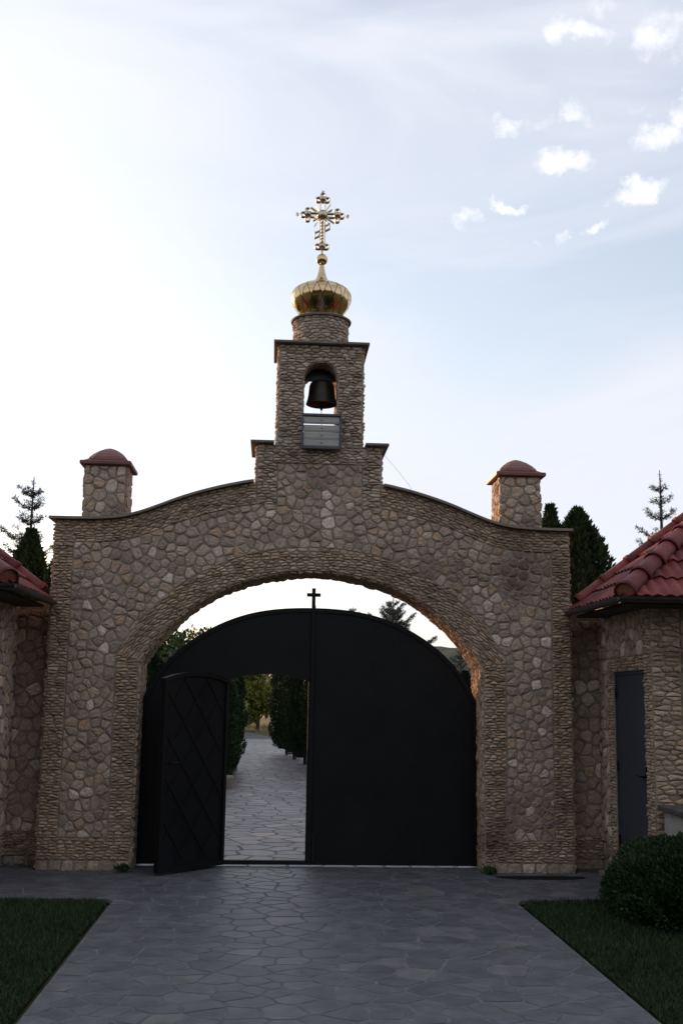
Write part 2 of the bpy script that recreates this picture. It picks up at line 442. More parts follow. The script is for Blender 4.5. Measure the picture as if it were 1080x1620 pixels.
def disc_seeds(r0, r1, rng, tries=9000, aspect=1.0):
    def fn(W):
        a = np.concatenate(W); lo = a.min(0); hi = a.max(0)
        n = int(tries)
        C = np.column_stack([rng.uniform(lo[0], hi[0], n), rng.uniform(lo[1], hi[1], n)])
        C = C[inside(C, W)]
        rad = r0+(r1-r0)*rng.random(len(C))**1.6
        rad[len(C)//2:] = r0
        P = np.zeros((0, 2)); Q = np.zeros(0)
        for c, r in zip(C, rad):
            if len(P) and np.any(((P-c)**2).sum(1) < (Q+r)**2): continue
            P = np.vstack([P, c]); Q = np.append(Q, r)
        return P
    return fn
def stone(poly, H, rng, fine=True, cut=(.02, .13), dent=.06, edge=.93, mid=.62, wob=.3):
    """pillow-topped stone over a 2D outline: (u,v,h) verts and faces"""
    p = poly
    if len(p) > 9: p = p[::2]
    c0 = p.mean(0); q = np.roll(p, -1, 0); mdl = (p+q)/2
    cor = p+(c0-p)*rng.uniform(cut[0], cut[1], (len(p), 1)); mdl = mdl+(c0-mdl)*rng.uniform(0, dent, (len(p), 1))
    p = np.stack([cor, mdl], 1).reshape(-1, 2)
    c = p.mean(0); n = len(p)
    e = 2*math.sqrt(max(1e-9, .5*abs(np.dot(p[:, 0], np.roll(p[:, 1], -1))-np.dot(p[:, 1], np.roll(p[:, 0], -1)))))
    tx, ty = rng.uniform(-.22, .22, 2)*H/e*2
    def ring(s, h, w):
        d = (p-c)*s
        hh = h*H + d[:, 0]*tx+d[:, 1]*ty + rng.uniform(-w, w, n)*H
        d = d*(1+rng.uniform(-.05, .05, (n, 1)))
        return np.column_stack([c+d, hh])
    V = [np.column_stack([p, np.full(n, -.02)]), ring(edge, .68, wob*.4)]
    if fine: V.append(ring(mid, .95, wob))
    V.append(np.array([[c[0], c[1], H*(1+rng.uniform(-wob, wob)*.6)]]))
    F = []
    for k in range(len(V)-2):
        for i in range(n):
            j = (i+1) % n; F.append((k*n+i, k*n+j, (k+1)*n+j, (k+1)*n+i))
    o = (len(V)-2)*n; t = o+n
    for i in range(n): F.append((o+i, o+(i+1) % n, t))
    return np.concatenate(V), F
def ccw(w):
    a = np.dot(w[:, 0], np.roll(w[:, 1], -1))-np.dot(w[:, 1], np.roll(w[:, 0], -1))
    return w if a > 0 else w[::-1]
class Stones:
    """all stones of one kind on one thing: the largest 300 become parts, the rest one joined part"""
    def __init__(s, name, mat, smooth=False): s.name = name; s.mat = mat; s.items = []; s.smooth = smooth
    def lay(s, loops, seeds, place, rng, scale=(1, 1), gap=.012, H=(.025, .045), fine=True, warp=None, weight=1.0, tints=None, rmax=.3, flip=False, **kw):
        for ar, w in cells(loops, seeds, scale, gap, warp, rmax):
            V, F = stone(ccw(w), rng.uniform(*H), rng, fine, **kw)
            X = place(V)
            if flip: F = [f[::-1] for f in F]
            t = rng.random()
            if tints: t = tints(t, w.mean(0))
            s.items.append((ar*weight, X, F, t))
    def build(s, parent, base=(0, 0, 0), cap=300, weight=None):
        it = sorted(s.items, key=lambda q: -q[0]) if weight is None else sorted(s.items, key=lambda q: -weight(q))
        b = np.array(base)
        for ar, X, F, t in it[:cap]:
            mesh(s.name, X-b, F, s.mat, parent, t, s.smooth)
        rest = it[cap:]
        if rest:
            V = []; F = []; T = []; n = 0
            for ar, X, f, t in rest:
                V.append(X-b); F += [tuple(i+n for i in q) for q in f]; T += [t]*len(X); n += len(X)
            o = mesh(s.name+'_infill', np.concatenate(V), F, s.mat, parent, T, s.smooth); tag(o, kind='stuff')
# ================================================================== THE SETTING
rng = np.random.default_rng(11)
GZ = -.03
def sheet(name, x0, x1, y0, y1, z, mat, n=1):
    m = MB(); m.add([(x0, y0, z), (x1, y0, z), (x1, y1, z), (x0, y1, z)], [(0, 1, 2, 3)])
    return tag(m.build(name, mat), kind='structure')
sheet('ground', -900, 900, -900, 900, GZ-.02, 'ground')
# hills far behind the gate
def hill():
    xs = np.linspace(-420, 420, 90); ys = np.linspace(90, 420, 34); V = []; F = []
    rr = np.random.default_rng(3); ph = rr.uniform(0, 6.28, 8)
    for y in ys:
        t = (y-90)/330
        for x in xs:
            h = (9.2+2*math.sin(x*.011+ph[0])+1.2*math.sin(x*.027+ph[1])+.6*math.sin(x*.09+ph[2]))*min(1, t*3.2)**1.3
            h += (5+2*math.sin(x*.008+ph[3]))*max(0, t-.35) + .5*math.sin(x*.3+y*.2)
            V.append((x, y, h-.5))
    n = len(xs)
    for j in range(len(ys)-1):
        for i in range(n-1): F.append((j*n+i, j*n+i+1, j*n+n+i+1, j*n+n+i))
    return tag(mesh('hill', V, F, 'hill', None, None, True), kind='structure')
hill()

# ---------------- paving: crazy flagstones bedded in pale joints
def flat_sheet(name, loop, z, mat, kind='structure'):
    m = MB(); m.prism([loop], lambda p: (p[0], p[1], z-.03), lambda p: (p[0], p[1], z))
    return tag(m.build(name, mat), kind=kind)
LAWN_Y = -1.45
court = [(-1.65, -12.5), (1.68, -12.5), (1.68, -1.62), (1.74, LAWN_Y-.02), (2.1, LAWN_Y+.04), (4.6, LAWN_Y+.12), (4.6, -1.30), (2.99, -1.30), (2.99, .30), (2.62, .30), (2.62, 0.02), (1.70, .02), (1.70, .345),
         (-1.70, .345), (-1.70, .02), (-2.62, .02), (-2.62, .30), (-2.99, .30), (-2.99, -1.30), (-4.6, -1.30), (-4.6, LAWN_Y), (-1.72, LAWN_Y-.03), (-1.65, LAWN_Y-.12)]
def flag_place(z):
    return lambda V: np.column_stack([V[:, 0], V[:, 1], z+V[:, 2]])
pav = flat_sheet('pavement', court, 0, 'grout')
fs = Stones('flagstone', 'flag')
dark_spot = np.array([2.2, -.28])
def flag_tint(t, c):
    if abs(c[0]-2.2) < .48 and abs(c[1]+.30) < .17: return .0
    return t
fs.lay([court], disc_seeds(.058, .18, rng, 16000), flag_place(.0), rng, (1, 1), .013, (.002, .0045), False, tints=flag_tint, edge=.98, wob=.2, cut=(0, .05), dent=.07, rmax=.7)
def flag_weight(q):
    c = q[1].mean(0); d = c-np.array([-.4, -11.1, 1.65]); dist = np.linalg.norm(d)
    vis = 1.0 if -7.2 < c[1] and abs(c[0]) < 3.0 else .001
    return q[0]*vis/dist**3
fs.build(pav, weight=flag_weight)
path_l = [(-1.70, .355), (-1.72, 4), (-1.4, 9), (-1.15, 15), (-1.5, 24), (-2.3, 34), (-3.6, 43), (-6.5, 52)]
path_r = [(-4.0, 53), (-1.6, 44), (-.3, 36), (.25, 27), (.75, 18), (1.2, 11), (1.70, 5), (1.70, .355)]
path = flat_sheet('path', path_l+path_r, -.004, 'pathbed')
pf = Stones('flagstone', 'pathflag')
near = path_l[:6]+[(-.18, 34.5)]+path_r[3:]
pf.lay([near], disc_seeds(.10, .24, rng, 20000), flag_place(-.004), rng, (1, 1), .014, (.002, .0045), False, edge=.98, wob=.2, cut=(0, .05), dent=.07, rmax=.7)
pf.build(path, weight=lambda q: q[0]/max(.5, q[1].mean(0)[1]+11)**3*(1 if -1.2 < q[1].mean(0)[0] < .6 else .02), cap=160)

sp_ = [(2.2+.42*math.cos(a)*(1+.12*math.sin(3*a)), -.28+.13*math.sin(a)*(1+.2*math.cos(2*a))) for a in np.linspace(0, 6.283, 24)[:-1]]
MB().prism([sp_], lambda p: (p[0], p[1], -.002), lambda p: (p[0], p[1], .0065)).build('soil_patch', 'soil'); tag(bpy.data.objects['soil_patch'], kind='structure')  # near-black irregular sheet laid on the paving by the right pier
# lawns
def lawn(sheet_loop, loop, label_grass, n, seed):
    flat_sheet('lawn', sheet_loop, -.008, 'lawn')
    r = np.random.default_rng(seed)
    a = np.array(loop); lo, hi = a.min(0), a.max(0)
    P = np.column_stack([r.uniform(lo[0], hi[0], n), r.uniform(lo[1], hi[1], n)]); P = P[inside(P, [a])]+0; P = P+r.normal(0, .012, P.shape)
    n = len(P); ang = r.uniform(0, 6.28, n); h = r.uniform(.014, .04, n)*(1+.5*(r.random(n) > .97)); lean = r.uniform(0, .028, n); la = r.uniform(0, 6.28, n)
    w = r.uniform(.0025, .005, n)
    base = np.column_stack([P, np.full(n, -.008)])
    dx = np.column_stack([np.cos(ang)*w, np.sin(ang)*w, np.zeros(n)])
    tip = base+np.column_stack([np.cos(la)*lean, np.sin(la)*lean, h])
    V = np.stack([base-dx, base+dx, tip], 1).reshape(-1, 3); F = np.arange(3*n).reshape(-1, 3)
    patch = .5+.5*np.sin(P[:, 0]*3.1+np.sin(P[:, 1]*2.3)*2)*np.sin(P[:, 1]*2.7)
    t = np.repeat(np.clip(r.random(n)*.6+patch*.4, 0, 1), 3)
    return tag(mesh_np('grass', V, F, 'grass', None, t), label_grass, 'grass', kind='stuff')
lawn_l = [(-1.70, -12.4), (-1.70, LAWN_Y-.14), (-1.76, LAWN_Y-.07), (-7.5, LAWN_Y), (-7.5, -12.4)]
lawn_r = [(1.72, -12.4), (7.5, -12.4), (7.5, LAWN_Y+.10), (4.6, LAWN_Y+.10), (2.1, LAWN_Y+.01), (1.80, LAWN_Y-.05), (1.72, -1.64)]
def near_part(l, x): return [(max(-x, min(x, p[0])), max(-7.2, p[1])) for p in l]
lawn(lawn_l, near_part(lawn_l, 4.6), 'dark mown grass of the lawn left of the paved path', 150000, 1)
lawn(lawn_r, near_part(lawn_r, 4.9), 'dark mown grass of the lawn right of the paved path', 150000, 2)

# ================================================================== STONE GATE
TX = .027; TH = .64; YF = .02       # tower axis, wall thickness, mortar face
HW = 2.60; JX = 1.712; SPR = 1.975; APEX = 2.893
ax = np.array([0, .43, .80, 1.20, 1.50, 1.705]); az = np.array([2.913, 2.885, 2.775, 2.543, 2.285, 1.985])
pc = np.polyfit(np.concatenate([ax, -ax]), np.concatenate([az, az]), 6)
def arch_z(x): return np.polyval(pc, x)
tx_ = np.array([.55, .66, 1.015, 1.35, 1.64, 1.86, 2.1, 2.4, 2.8]); tz_ = np.array([3.825, 3.812, 3.732, 3.628, 3.506, 3.425, 3.392, 3.385, 3.385])
def top_z(x):
    x = np.abs(np.asarray(x, float)); f = lambda q: np.interp(q, tx_, tz_)
    return (f(x-.12)+f(x-.06)+f(x)+f(x+.06)+f(x+.12))/5 - .004     # underside of the coping
TIER, BEL = .633, .432; TIERZ, BELZ = 4.215, 5.285
archpts = [(x, float(arch_z(x))) for x in np.linspace(-JX, JX, 61)]
curveR = [(x, float(top_z(x))) for x in np.linspace(HW, TIER+TX, 30)]
curveL = [(x, float(top_z(x))) for x in np.linspace(TX-TIER, -HW, 30)]
wall_loop = ([(-HW, 0), (-JX, 0)] + archpts + [(JX, 0), (HW, 0)] + curveR + [(TX+TIER, TIERZ), (TX+BEL, TIERZ), (TX+BEL, BELZ), (TX-BEL, BELZ), (TX-BEL, TIERZ), (TX-TIER, TIERZ)] + curveL)
BO, BOB, BOS, BOT = .180, 4.30, 4.935, 5.115
bell_hole = [(TX-BO, BOB), (TX+BO, BOB)] + [(TX+BO*math.cos(a), BOS+(BOT-BOS)*math.sin(a)) for a in np.linspace(0, math.pi, 15)]
gate = empty('stone_gate')
tag(gate, 'arched rubble-stone gate wall with a stepped bell tower in its middle', 'gate')
MB().prism([wall_loop, bell_hole], lambda p: (p[0], YF, p[1]), lambda p: (p[0], TH, p[1])).build('wall_core', 'mortar', gate)

FX = 2.41; RW = .235; JO = JX+.225
ring_out = []
for x in np.linspace(-JX, JX, 61):
    e = .01; s = (arch_z(x+e)-arch_z(x-e))/(2*e); nrm = np.array([-s, 1])/math.hypot(s, 1)
    ring_out.append((x+nrm[0]*RW, float(arch_z(x))+nrm[1]*RW))
ring_out = [p for p in ring_out if abs(p[0]) < JO]
ring_out = [(-JO, ring_out[0][1]-.04)]+ring_out+[(JO, ring_out[-1][1]-.04)]
TB = .225; TF = .435; TFX = TX+.008; BB0, BB1 = .10, .30
def tf(x): return float(top_z(x))-TB
fieldR = [(x, tf(x)) for x in np.linspace(FX, TFX+TF, 26)]
fieldL = [(x, tf(x)) for x in np.linspace(TFX-TF, -FX, 26)]
field_loop = [(-FX, BB1), (-JO, BB1)]+ring_out+[(JO, BB1), (FX, BB1)]+fieldR+[(TFX+TF, 4.02), (TFX-TF, 4.02)]+fieldL
front = lambda V: np.column_stack([V[:, 0], YF-V[:, 2], V[:, 1]])
field = Stones('fieldstone', 'field'); ledge = Stones('ledge_stone', 'ledge'); towerl = Stones('tower_stone', 'ledge_dark')
FK = dict(H=(.009, .025), gap=.006, rmax=.34, cut=(.05, .2), dent=.05)
field.lay([field_loop], disc_seeds(.031, .070, rng, 26000), front, rng, (1, 1.06), **FK)
# plinth course of rounder stones
for a, b in ((-HW, -JX), (JX, HW)):
    field.lay([[(a, -.01), (b, -.01), (b, BB0), (a, BB0)]], row_seeds(.10, .08, .17, rng, .1), front, rng, (1, 1), weight=.7, **FK)
LK = dict(H=(.012, .034), gap=.005, fine=False, rmax=.5, edge=.88, wob=.35, cut=(.02, .16), dent=.10)
LS = (1, 2.4)
def led(S, loops, place, warp=None, flip=False, w=(.048, .12), h=.028, **k):
    kk = dict(LK); kk.update(k)
    S.lay(loops, row_seeds(h, w[0], w[1], rng), place, rng, LS, warp=warp, flip=flip, **kk)
# arch ring
ring_loop = [(-JX, float(arch_z(-JX)))]+archpts[1:-1]+[(JX, float(arch_z(JX)))]+ring_out[::-1]
led(ledge, [ring_loop], front, warp=lambda x: .45*(arch_z(np.clip(x, -1.9, 1.9))-2.4))
# jamb columns, outer columns, bottom bands
for s in (-1, 1):
    q = lambda a, b, c, d: [(s*a, c), (s*b, c), (s*b, d), (s*a, d)]
    jz = ring_out[0][1]
    led(ledge, [q(JX, JO, BB1, jz)], front)
    led(ledge, [q(FX, HW, BB1, float(top_z(FX))-TB)], front)
    led(ledge, [q(JX, HW, BB0, BB1)], front)
# top bands follow the coping
xr = np.linspace(HW, TX+TIER, 26); xl = np.linspace(TX-TIER, -HW, 26)
led(ledge, [[(x, float(top_z(x))) for x in xr]+[(x, tf(x)) for x in np.linspace(TX+TIER, HW, 26)]], front, warp=top_z)
led(ledge, [[(x, float(top_z(x))) for x in xl]+[(x, tf(x)) for x in np.linspace(-HW, TX-TIER, 26)]], front, warp=top_z)
# tier and belfry
zl = tf(TX-TIER); zr = tf(TX+TIER)
tow = [(TX-TIER, zl), (TFX-TF, tf(TFX-TF)), (TFX-TF, 4.02), (TFX+TF, 4.02), (TFX+TF, tf(TFX+TF)), (TX+TIER, zr), (TX+TIER, TIERZ), (TX+BEL, TIERZ), (TX+BEL, BELZ), (TX-BEL, BELZ), (TX-BEL, TIERZ), (TX-TIER, TIERZ)]
led(towerl, [tow, bell_hole], front, w=(.05, .13), h=.029)
# soffit and jamb reveal of the archway (s along the arch, t through the wall)
side = [(-JX, 0.0), (-JX, SPR*.5)]+archpts+[(JX, SPR*.5), (JX, 0.0)]
sp = np.array(side); cl = np.concatenate([[0], np.cumsum(np.linalg.norm(np.diff(sp, axis=0), axis=1))])
tn = np.gradient(sp, cl, axis=0); tn /= np.linalg.norm(tn, axis=1)[:, None]
def reveal(V, cl=cl, sp=sp, tn=tn):
    x = np.interp(V[:, 0], cl, sp[:, 0]); z = np.interp(V[:, 0], cl, sp[:, 1])
    tx = np.interp(V[:, 0], cl, tn[:, 0]); tz = np.interp(V[:, 0], cl, tn[:, 1])
    return np.column_stack([x+tz*V[:, 2], V[:, 1], z-tx*V[:, 2]])
led(ledge, [[(0, YF), (cl[-1], YF), (cl[-1], TH), (0, TH)]], reveal, H=(.012, .03), weight=.15, flip=True)
bs = np.array([(TX-BO, BOB)]+[(TX-BO*math.cos(a), BOS+(BOT-BOS)*math.sin(a)) for a in np.linspace(0, math.pi, 21)]+[(TX+BO, BOB)])
bcl = np.concatenate([[0], np.cumsum(np.linalg.norm(np.diff(bs, axis=0), axis=1))]); btn = np.gradient(bs, bcl, axis=0); btn /= np.linalg.norm(btn, axis=1)[:, None]
led(towerl, [[(0, YF), (bcl[-1], YF), (bcl[-1], TH), (0, TH)]], lambda V: reveal(V, bcl, bs, btn), H=(.004, .012), weight=.2, flip=True)
# outer sides of piers, tier and belfry
for s in (-1, 1):
    def sidef(xx): return lambda V: np.column_stack([xx+s*V[:, 2], V[:, 0], V[:, 1]])
    fl = s < 0
    led(ledge, [[(YF, 0), (TH, 0), (TH, 3.34), (YF, 3.34)]], sidef(s*HW), flip=fl, weight=.1)
    led(towerl, [[(YF, 3.8), (TH, 3.8), (TH, TIERZ), (YF, TIERZ)]], sidef(TX+s*TIER), flip=fl, weight=.1)
    led(towerl, [[(YF, TIERZ), (TH, TIERZ), (TH, BELZ), (YF, BELZ)]], sidef(TX+s*BEL), flip=fl, weight=.1)
# drum
DY = .32; DR = .285; DZ0, DZ1 = BELZ+.03, 5.63
drum = MB().lathe([(DR, DZ0-.02), (DR, DZ1)], (TX, DY, 0), 40).build('drum', 'mortar', gate, True)
def cyl(V):
    a = V[:, 0]/DR; r = DR+V[:, 2]
    return np.column_stack([TX+r*np.sin(a), DY-r*np.cos(a), V[:, 1]])
led(towerl, [[(-math.pi*DR, DZ0), (math.pi*DR, DZ0), (math.pi*DR, DZ1), (-math.pi*DR, DZ1)]], cyl, H=(.010, .024), w=(.05, .12), h=.029)
field.build(gate); ledge.build(gate); towerl.build(gate)
MB().lathe([(DR-.02, DZ1-.004), (DR+.035, DZ1-.004), (DR+.04, DZ1+.012), (DR+.02, DZ1+.024), (.2, DZ1+.03)], (TX, DY, 0), 48).build('drum_rim', 'coping', gate, True)
# copings
def coping_curve(xs, name='coping'):
    m = MB(); V = []; F = []
    for i, x in enumerate(xs):
        z = float(top_z(x))
        for (y, dz) in ((-.055, .002), (-.05, .028), (TH+.05, .028), (TH+.05, .002)): V.append((x, y, z+dz))
    n = len(xs)
    for i in range(n-1):
        for k in range(4): F.append((i*4+k, i*4+(k+1) % 4, i*4+4+(k+1) % 4, i*4+4+k))
    F += [(0, 1, 2, 3), tuple(range(4*n-1, 4*n-5, -1))]
    return m.add(V, F).build(name, 'coping', gate)
coping_curve(np.linspace(-HW-.06, TX-TIER-.03, 40)); coping_curve(np.linspace(TX+TIER+.03, HW+.03, 40))
for a, b, z in ((TX-TIER-.075, TX-BEL-.035, TIERZ), (TX+BEL+.035, TX+TIER+.075, TIERZ), (TX-BEL-.065, TX+BEL+.065, BELZ)):
    MB().box(a, b, -.06, TH+.06, z+.002, z+.028, .004).build('coping', 'coping', gate)

# ---------------- square pillars standing on the shoulders
def pillar(cx, label):
    hw, y0, y1, z0, z1 = .205, .10, .56, 3.405, 3.965
    p = empty('gate_pillar', (cx, .33, z0)); tag(p, label, 'pillar', 'square stone pillars on the gate shoulders')
    b = (cx, .33, z0)
    MB().box(cx-hw, cx+hw, y0, y1, z0-.03, z1).build('pillar_core', 'mortar', p, base=b)
    st = Stones('fieldstone', 'field')
    st.lay([[(cx-hw, z0), (cx+hw, z0), (cx+hw, z1), (cx-hw, z1)]], disc_seeds(.036, .062, rng, 900), lambda V: np.column_stack([V[:, 0], y0-V[:, 2], V[:, 1]]), rng, (1, 1.05), **FK)
    for s in (-1, 1):
        st.lay([[(y0, z0), (y1, z0), (y1, z1), (y0, z1)]], disc_seeds(.036, .062, rng, 900), lambda V: np.column_stack([cx+s*(hw+V[:, 2]), V[:, 0], V[:, 1]]), rng, (1, 1.05), flip=s < 0, **FK)
    st.lay([[(cx-hw, z0), (cx+hw, z0), (cx+hw, z1), (cx-hw, z1)]], disc_seeds(.036, .062, rng, 900), lambda V: np.column_stack([V[:, 0], y1+V[:, 2], V[:, 1]]), rng, (1, 1.05), flip=True, weight=.3, **FK)
    st.build(p, b)
    MB().box(cx-hw-.055, cx+hw+.055, y0-.055, y1+.055, z1, z1+.042, .008).build('cap_slab', 'redcap', p, base=b)
    prof = [(.95, 0), (.95, .022), (.80, .03), (.76, .058), (.62, .098), (.42, .138), (.22, .166), (.06, .182), (.01, .184)]
    V = []; F = []; n = 16
    for s, z in prof:
        for k in range(n):
            a = 2*math.pi*(k+.5)/n; c, d = math.cos(a), math.sin(a); q = 1/max(abs(c), abs(d)); q = q*.96+.04
            V.append((cx+c*q*(hw+.045)*s, (y0+y1)/2+d*q*((y1-y0)/2+.045)*s, z1+.0425+z))
    for i in range(len(prof)-1):
        for k in range(n): F.append((i*n+k, i*n+(k+1) % n, i*n+n+(k+1) % n, i*n+n+k))
    F.append(tuple(range((len(prof)-1)*n, len(prof)*n)))
    MB().add(V, F).build('cap_crown', 'redcap', p, False, base=b)
pillar(-2.145, 'square rubble pillar with faded red cap on the left gate shoulder')
pillar(2.125, 'square rubble pillar with dark red cap on the right gate shoulder')

# ---------------- golden onion dome and cross
dome = empty('onion_dome', (TX, DY, DZ1)); tag(dome, 'golden onion dome with ball and ornate three-bar cross on the drum', 'dome')
DB = (TX, DY, DZ1); DX = TX-.004
prof = np.array([(.215, 5.64), (.224, 5.715), (.262, 5.762), (.300, 5.82), (.320, 5.872), (.326, 5.918), (.320, 5.952), (.296, 5.99), (.253, 6.024), (.195, 6.053), (.135, 6.077), (.092, 6.094), (.062, 6.115)])
pl = np.concatenate([[0], np.cumsum(np.linalg.norm(np.diff(prof, axis=0), axis=1))]); pl /= pl[-1]
def dpt(t, a, off=0.0):
    r = np.interp(t, pl, prof[:, 0])+off; z = np.interp(t, pl, prof[:, 1]); return (DX+r*math.sin(a), DY-r*math.cos(a), z)
MB().lathe([(r-.003, z) for r, z in prof], (DX, DY, 0), 40).build('dome_shell', 'seam', dome, True, base=DB)
NP = 17; rows = np.linspace(-.14, 1.08, 6)
for ri in range(len(rows)-2):
    t0, t1, t2 = rows[ri], rows[ri+1], rows[ri+2]
    for k in range(NP):
        a0 = 2*math.pi*(k+.5*(ri % 2))/NP; hwid = math.pi/NP; V = []; F = []; G = 5
        for i in range(G+1):
            for j in range(G+1):
                u, v = .03+.94*i/G, .03+.94*j/G        # diamond: corners bottom, right, top, left
                t = t0+(u+v)/2*(t2-t0); a = a0+(u-v)*hwid
                V.append(np.array(dpt(min(1, max(.0, t)), a, .0015)))
        for i in range(G):
            for j in range(G):
                q = i*(G+1)+j; F.append((q, q+G+1, q+G+2, q+1))
        V = np.array(V)-np.array(DB)
        if t2 <= .03: continue
        mesh('gold_panel', V, F, 'gold', dome, None, True)
MB().lathe([(.096, 6.094), (.090, 6.106), (.067, 6.12), (.050, 6.17), (.036, 6.225), (.025, 6.285), (.014, 6.31)], (DX, DY, 0), 28).build('neck', 'gold', dome, True, base=DB)
BZ = 6.356
ballp = [(.062*math.sin(a)+.001, -.062*math.cos(a)) for a in np.linspace(.0, math.pi, 15)]
MB().lathe(ballp, (DX, DY, BZ), 24).build('ball', 'gold', dome, True, base=DB)
# cross: openwork box-section bars, trefoil ends round domed medallions
cr = empty('cross'); cr.parent = dome; cr.location = (0, 0, 0)
CX = DX-.003; cd = .026
def strip(pts, w=.011, name='cross_bar', closed=False):
    """flat ribbon standing on edge (deep along y), following pts in the x-z plane"""
    m = MB(); P = [np.array(p) for p in pts]; n = len(P); V = []; F = []
    for i, p in enumerate(P):
        a = P[(i-1) % n] if (closed or i > 0) else p; b = P[(i+1) % n] if (closed or i < n-1) else p
        d = (b-a)/max(1e-9, np.linalg.norm(b-a)); nn = np.array([-d[1], d[0]])*w/2
        for q, y in ((p+nn, -cd), (p-nn, -cd), (p-nn, cd), (p+nn, cd)): V.append((q[0], DY+y, q[1]))
    for i in range(n if closed else n-1):
        j = (i+1) % n
        for k in range(4): F.append((i*4+k, i*4+(k+1) % 4, j*4+(k+1) % 4, j*4+k))
    if not closed: F += [(0, 1, 2, 3), (4*n-1, 4*n-2, 4*n-3, 4*n-4)]
    return m.add(V, F).build(name, 'gold2', cr, False, base=DB)
CZ = 6.866
for s in (-1, 1):
    strip([(CX+s*.026, 6.53), (CX+s*.026, CZ-.05)]); strip([(CX+s*.026, CZ+.05), (CX+s*.026, 7.0)])
    strip([(CX+s*.05, CZ-.022), (CX+s*.145, CZ-.022)]); strip([(CX+s*.05, CZ+.022), (CX+s*.145, CZ+.022)])
    e = [(CX+s*.032, 6.655+s*.030), (CX+s*.080, 6.655+s*.058), (CX+s*.080, 6.655+s*.058+.062), (CX+s*.032, 6.655+s*.030+.058)] if s > 0 else \
        [(CX-.032, 6.655-.030), (CX-.080, 6.655-.058), (CX-.080, 6.655-.058+.062), (CX-.032, 6.655-.030+.058)]
    strip(e, .013, 'slanted_bar', True)
def disc(x, z, r, name='medallion'):
    m = MB(); V = []; F = []; n = 18; rs = [(1, 0), (.97, -.012), (.8, -.028), (.5, -.041), (.2, -.047), (.01, -.048)]
    pr = rs[::-1]+[(1, .02), (.01, .02)]
    for q, y in pr:
        for k in range(n):
            a = 2*math.pi*k/n; V.append((x+r*q*math.cos(a), DY-.016+y, z+r*q*math.sin(a)))
    for i in range(len(pr)-1):
        for k in range(n): F.append((i*n+k, i*n+(k+1) % n, i*n+n+(k+1) % n, i*n+n+k))
    return m.add(V, F).build(name, 'gold2', cr, True, base=DB)
def lobe(x, z, ang, L, w):
    a = R(ang); d = np.array([math.cos(a), math.sin(a)]); s = np.array([-d[1], d[0]]); c = np.array([x, z])
    P = [c-s*w+d*.02, c-s*w+d*(L-w)]
    for t in np.linspace(-90, 90, 9): P.append(c+d*(L-w)+(-s*math.cos(R(t+90))*-1)*0 + d*w*math.cos(R(t))+s*w*math.sin(R(t)))
    P += [c+s*w+d*(L-w), c+s*w+d*.02]
    strip(P, .010, 'trefoil_loop')
for (x, z, dirs) in ((CX, 7.045, (90, 0, 180)), (CX-.162, CZ, (180, 90, 270)), (CX+.162, CZ, (0, 90, 270)), (CX, 6.502, (0, 180))):
    disc(x, z, .041)
    for d_ in dirs: lobe(x, z, d_, .076, .026)
disc(CX, CZ, .058)
for k in range(16):
    a = 360*k/16+11.25
    if min(abs(((a+45) % 90)-45), 99) < 14: continue
    L = .155 if min(abs((a % 90)-33.75), abs((a % 90)-56.25)) < 1 and k % 2 == 0 else .125
    ca, sa = math.cos(R(a)), math.sin(R(a))
    strip([(CX+.055*ca, CZ+.055*sa), (CX+L*ca, CZ+L*sa)], .0045, 'ray')
for (x, z) in ((CX, 7.135), (CX-.275, CZ), (CX+.275, CZ)):
    strip([(x-.012, z), (x, z+.012), (x+.012, z), (x, z-.012)], .008, 'finial', True)
MB().tube([(CX, DY, 6.41), (CX, DY, 6.47)], .014, 8).build('cross_foot', 'gold2', cr, base=DB)
strip([(CX, 7.118), (CX, 7.126)], .006, 'finial_stem')
for k in range(7):
    z0 = 6.55+k*.038; strip([(CX+.014*math.cos(t), z0+.015*math.sin(t)) for t in np.linspace(0, 6.28, 9)[:-1]], .005, 'scroll', True)

# ---------------- bell and its slatted panel
bell = empty('church_bell', (TX+.02, DY-.02, 4.72)); tag(bell, 'dark bronze bell hanging in the arched opening of the tower', 'bell')
bb = (TX+.02, DY-.02, 4.72)
bp = [(.152, 0), (.165, .006), (.162, .02), (.152, .05), (.142, .10), (.137, .15), (.133, .20), (.122, .235), (.08, .26), (.0, .268)]
bi = [(.0, .245), (.06, .238), (.10, .21), (.122, .15), (.128, .10), (.138, .05), (.148, .02), (.152, 0)]
MB().lathe([(r, z) for r, z in bi+bp], (bb[0], bb[1], bb[2]), 32, False).build('bell_body', 'bronze', bell, True, base=bb)
MB().box(TX-BO+.0, TX+BO, bb[1]-.03, bb[1]+.03, bb[2]+.262, bb[2]+.385).build('yoke', 'handle', bell, base=bb)  # beam enlarged: its dark block stands in for the shade above the bell
MB().tube([(bb[0], bb[1], bb[2]+.29), (bb[0], bb[1], bb[2]+.255)], .025, 10).build('hanger', 'handle', bell, base=bb)
m = MB(); m.tube([(bb[0], bb[1], bb[2]+.23), (bb[0], bb[1], bb[2]-.02)], .008, 8); m.lathe([(.001, -.05), (.012, -.045), (.017, -.02), (.012, .0), (.001, .004)], (bb[0], bb[1], bb[2]-.01), 12)
m.build('clapper', 'bronze', bell, base=bb)
MB().tube([(bb[0], bb[1], bb[2]-.06), (bb[0]+.004, bb[1]-.03, bb[2]-.16), (bb[0], bb[1]-.1, bb[2]-.30)], .0035, 6).build('bell_rope', 'slat', bell, base=bb)
pan = empty('slatted_panel', (TX+.012, -.05, 4.16)); tag(pan, 'grey slatted panel fixed below the bell opening', 'panel')
pb = (TX+.012, -.05, 4.16); px0, px1, pz0, pz1 = TX-.193, TX+.217, 4.16, 4.53
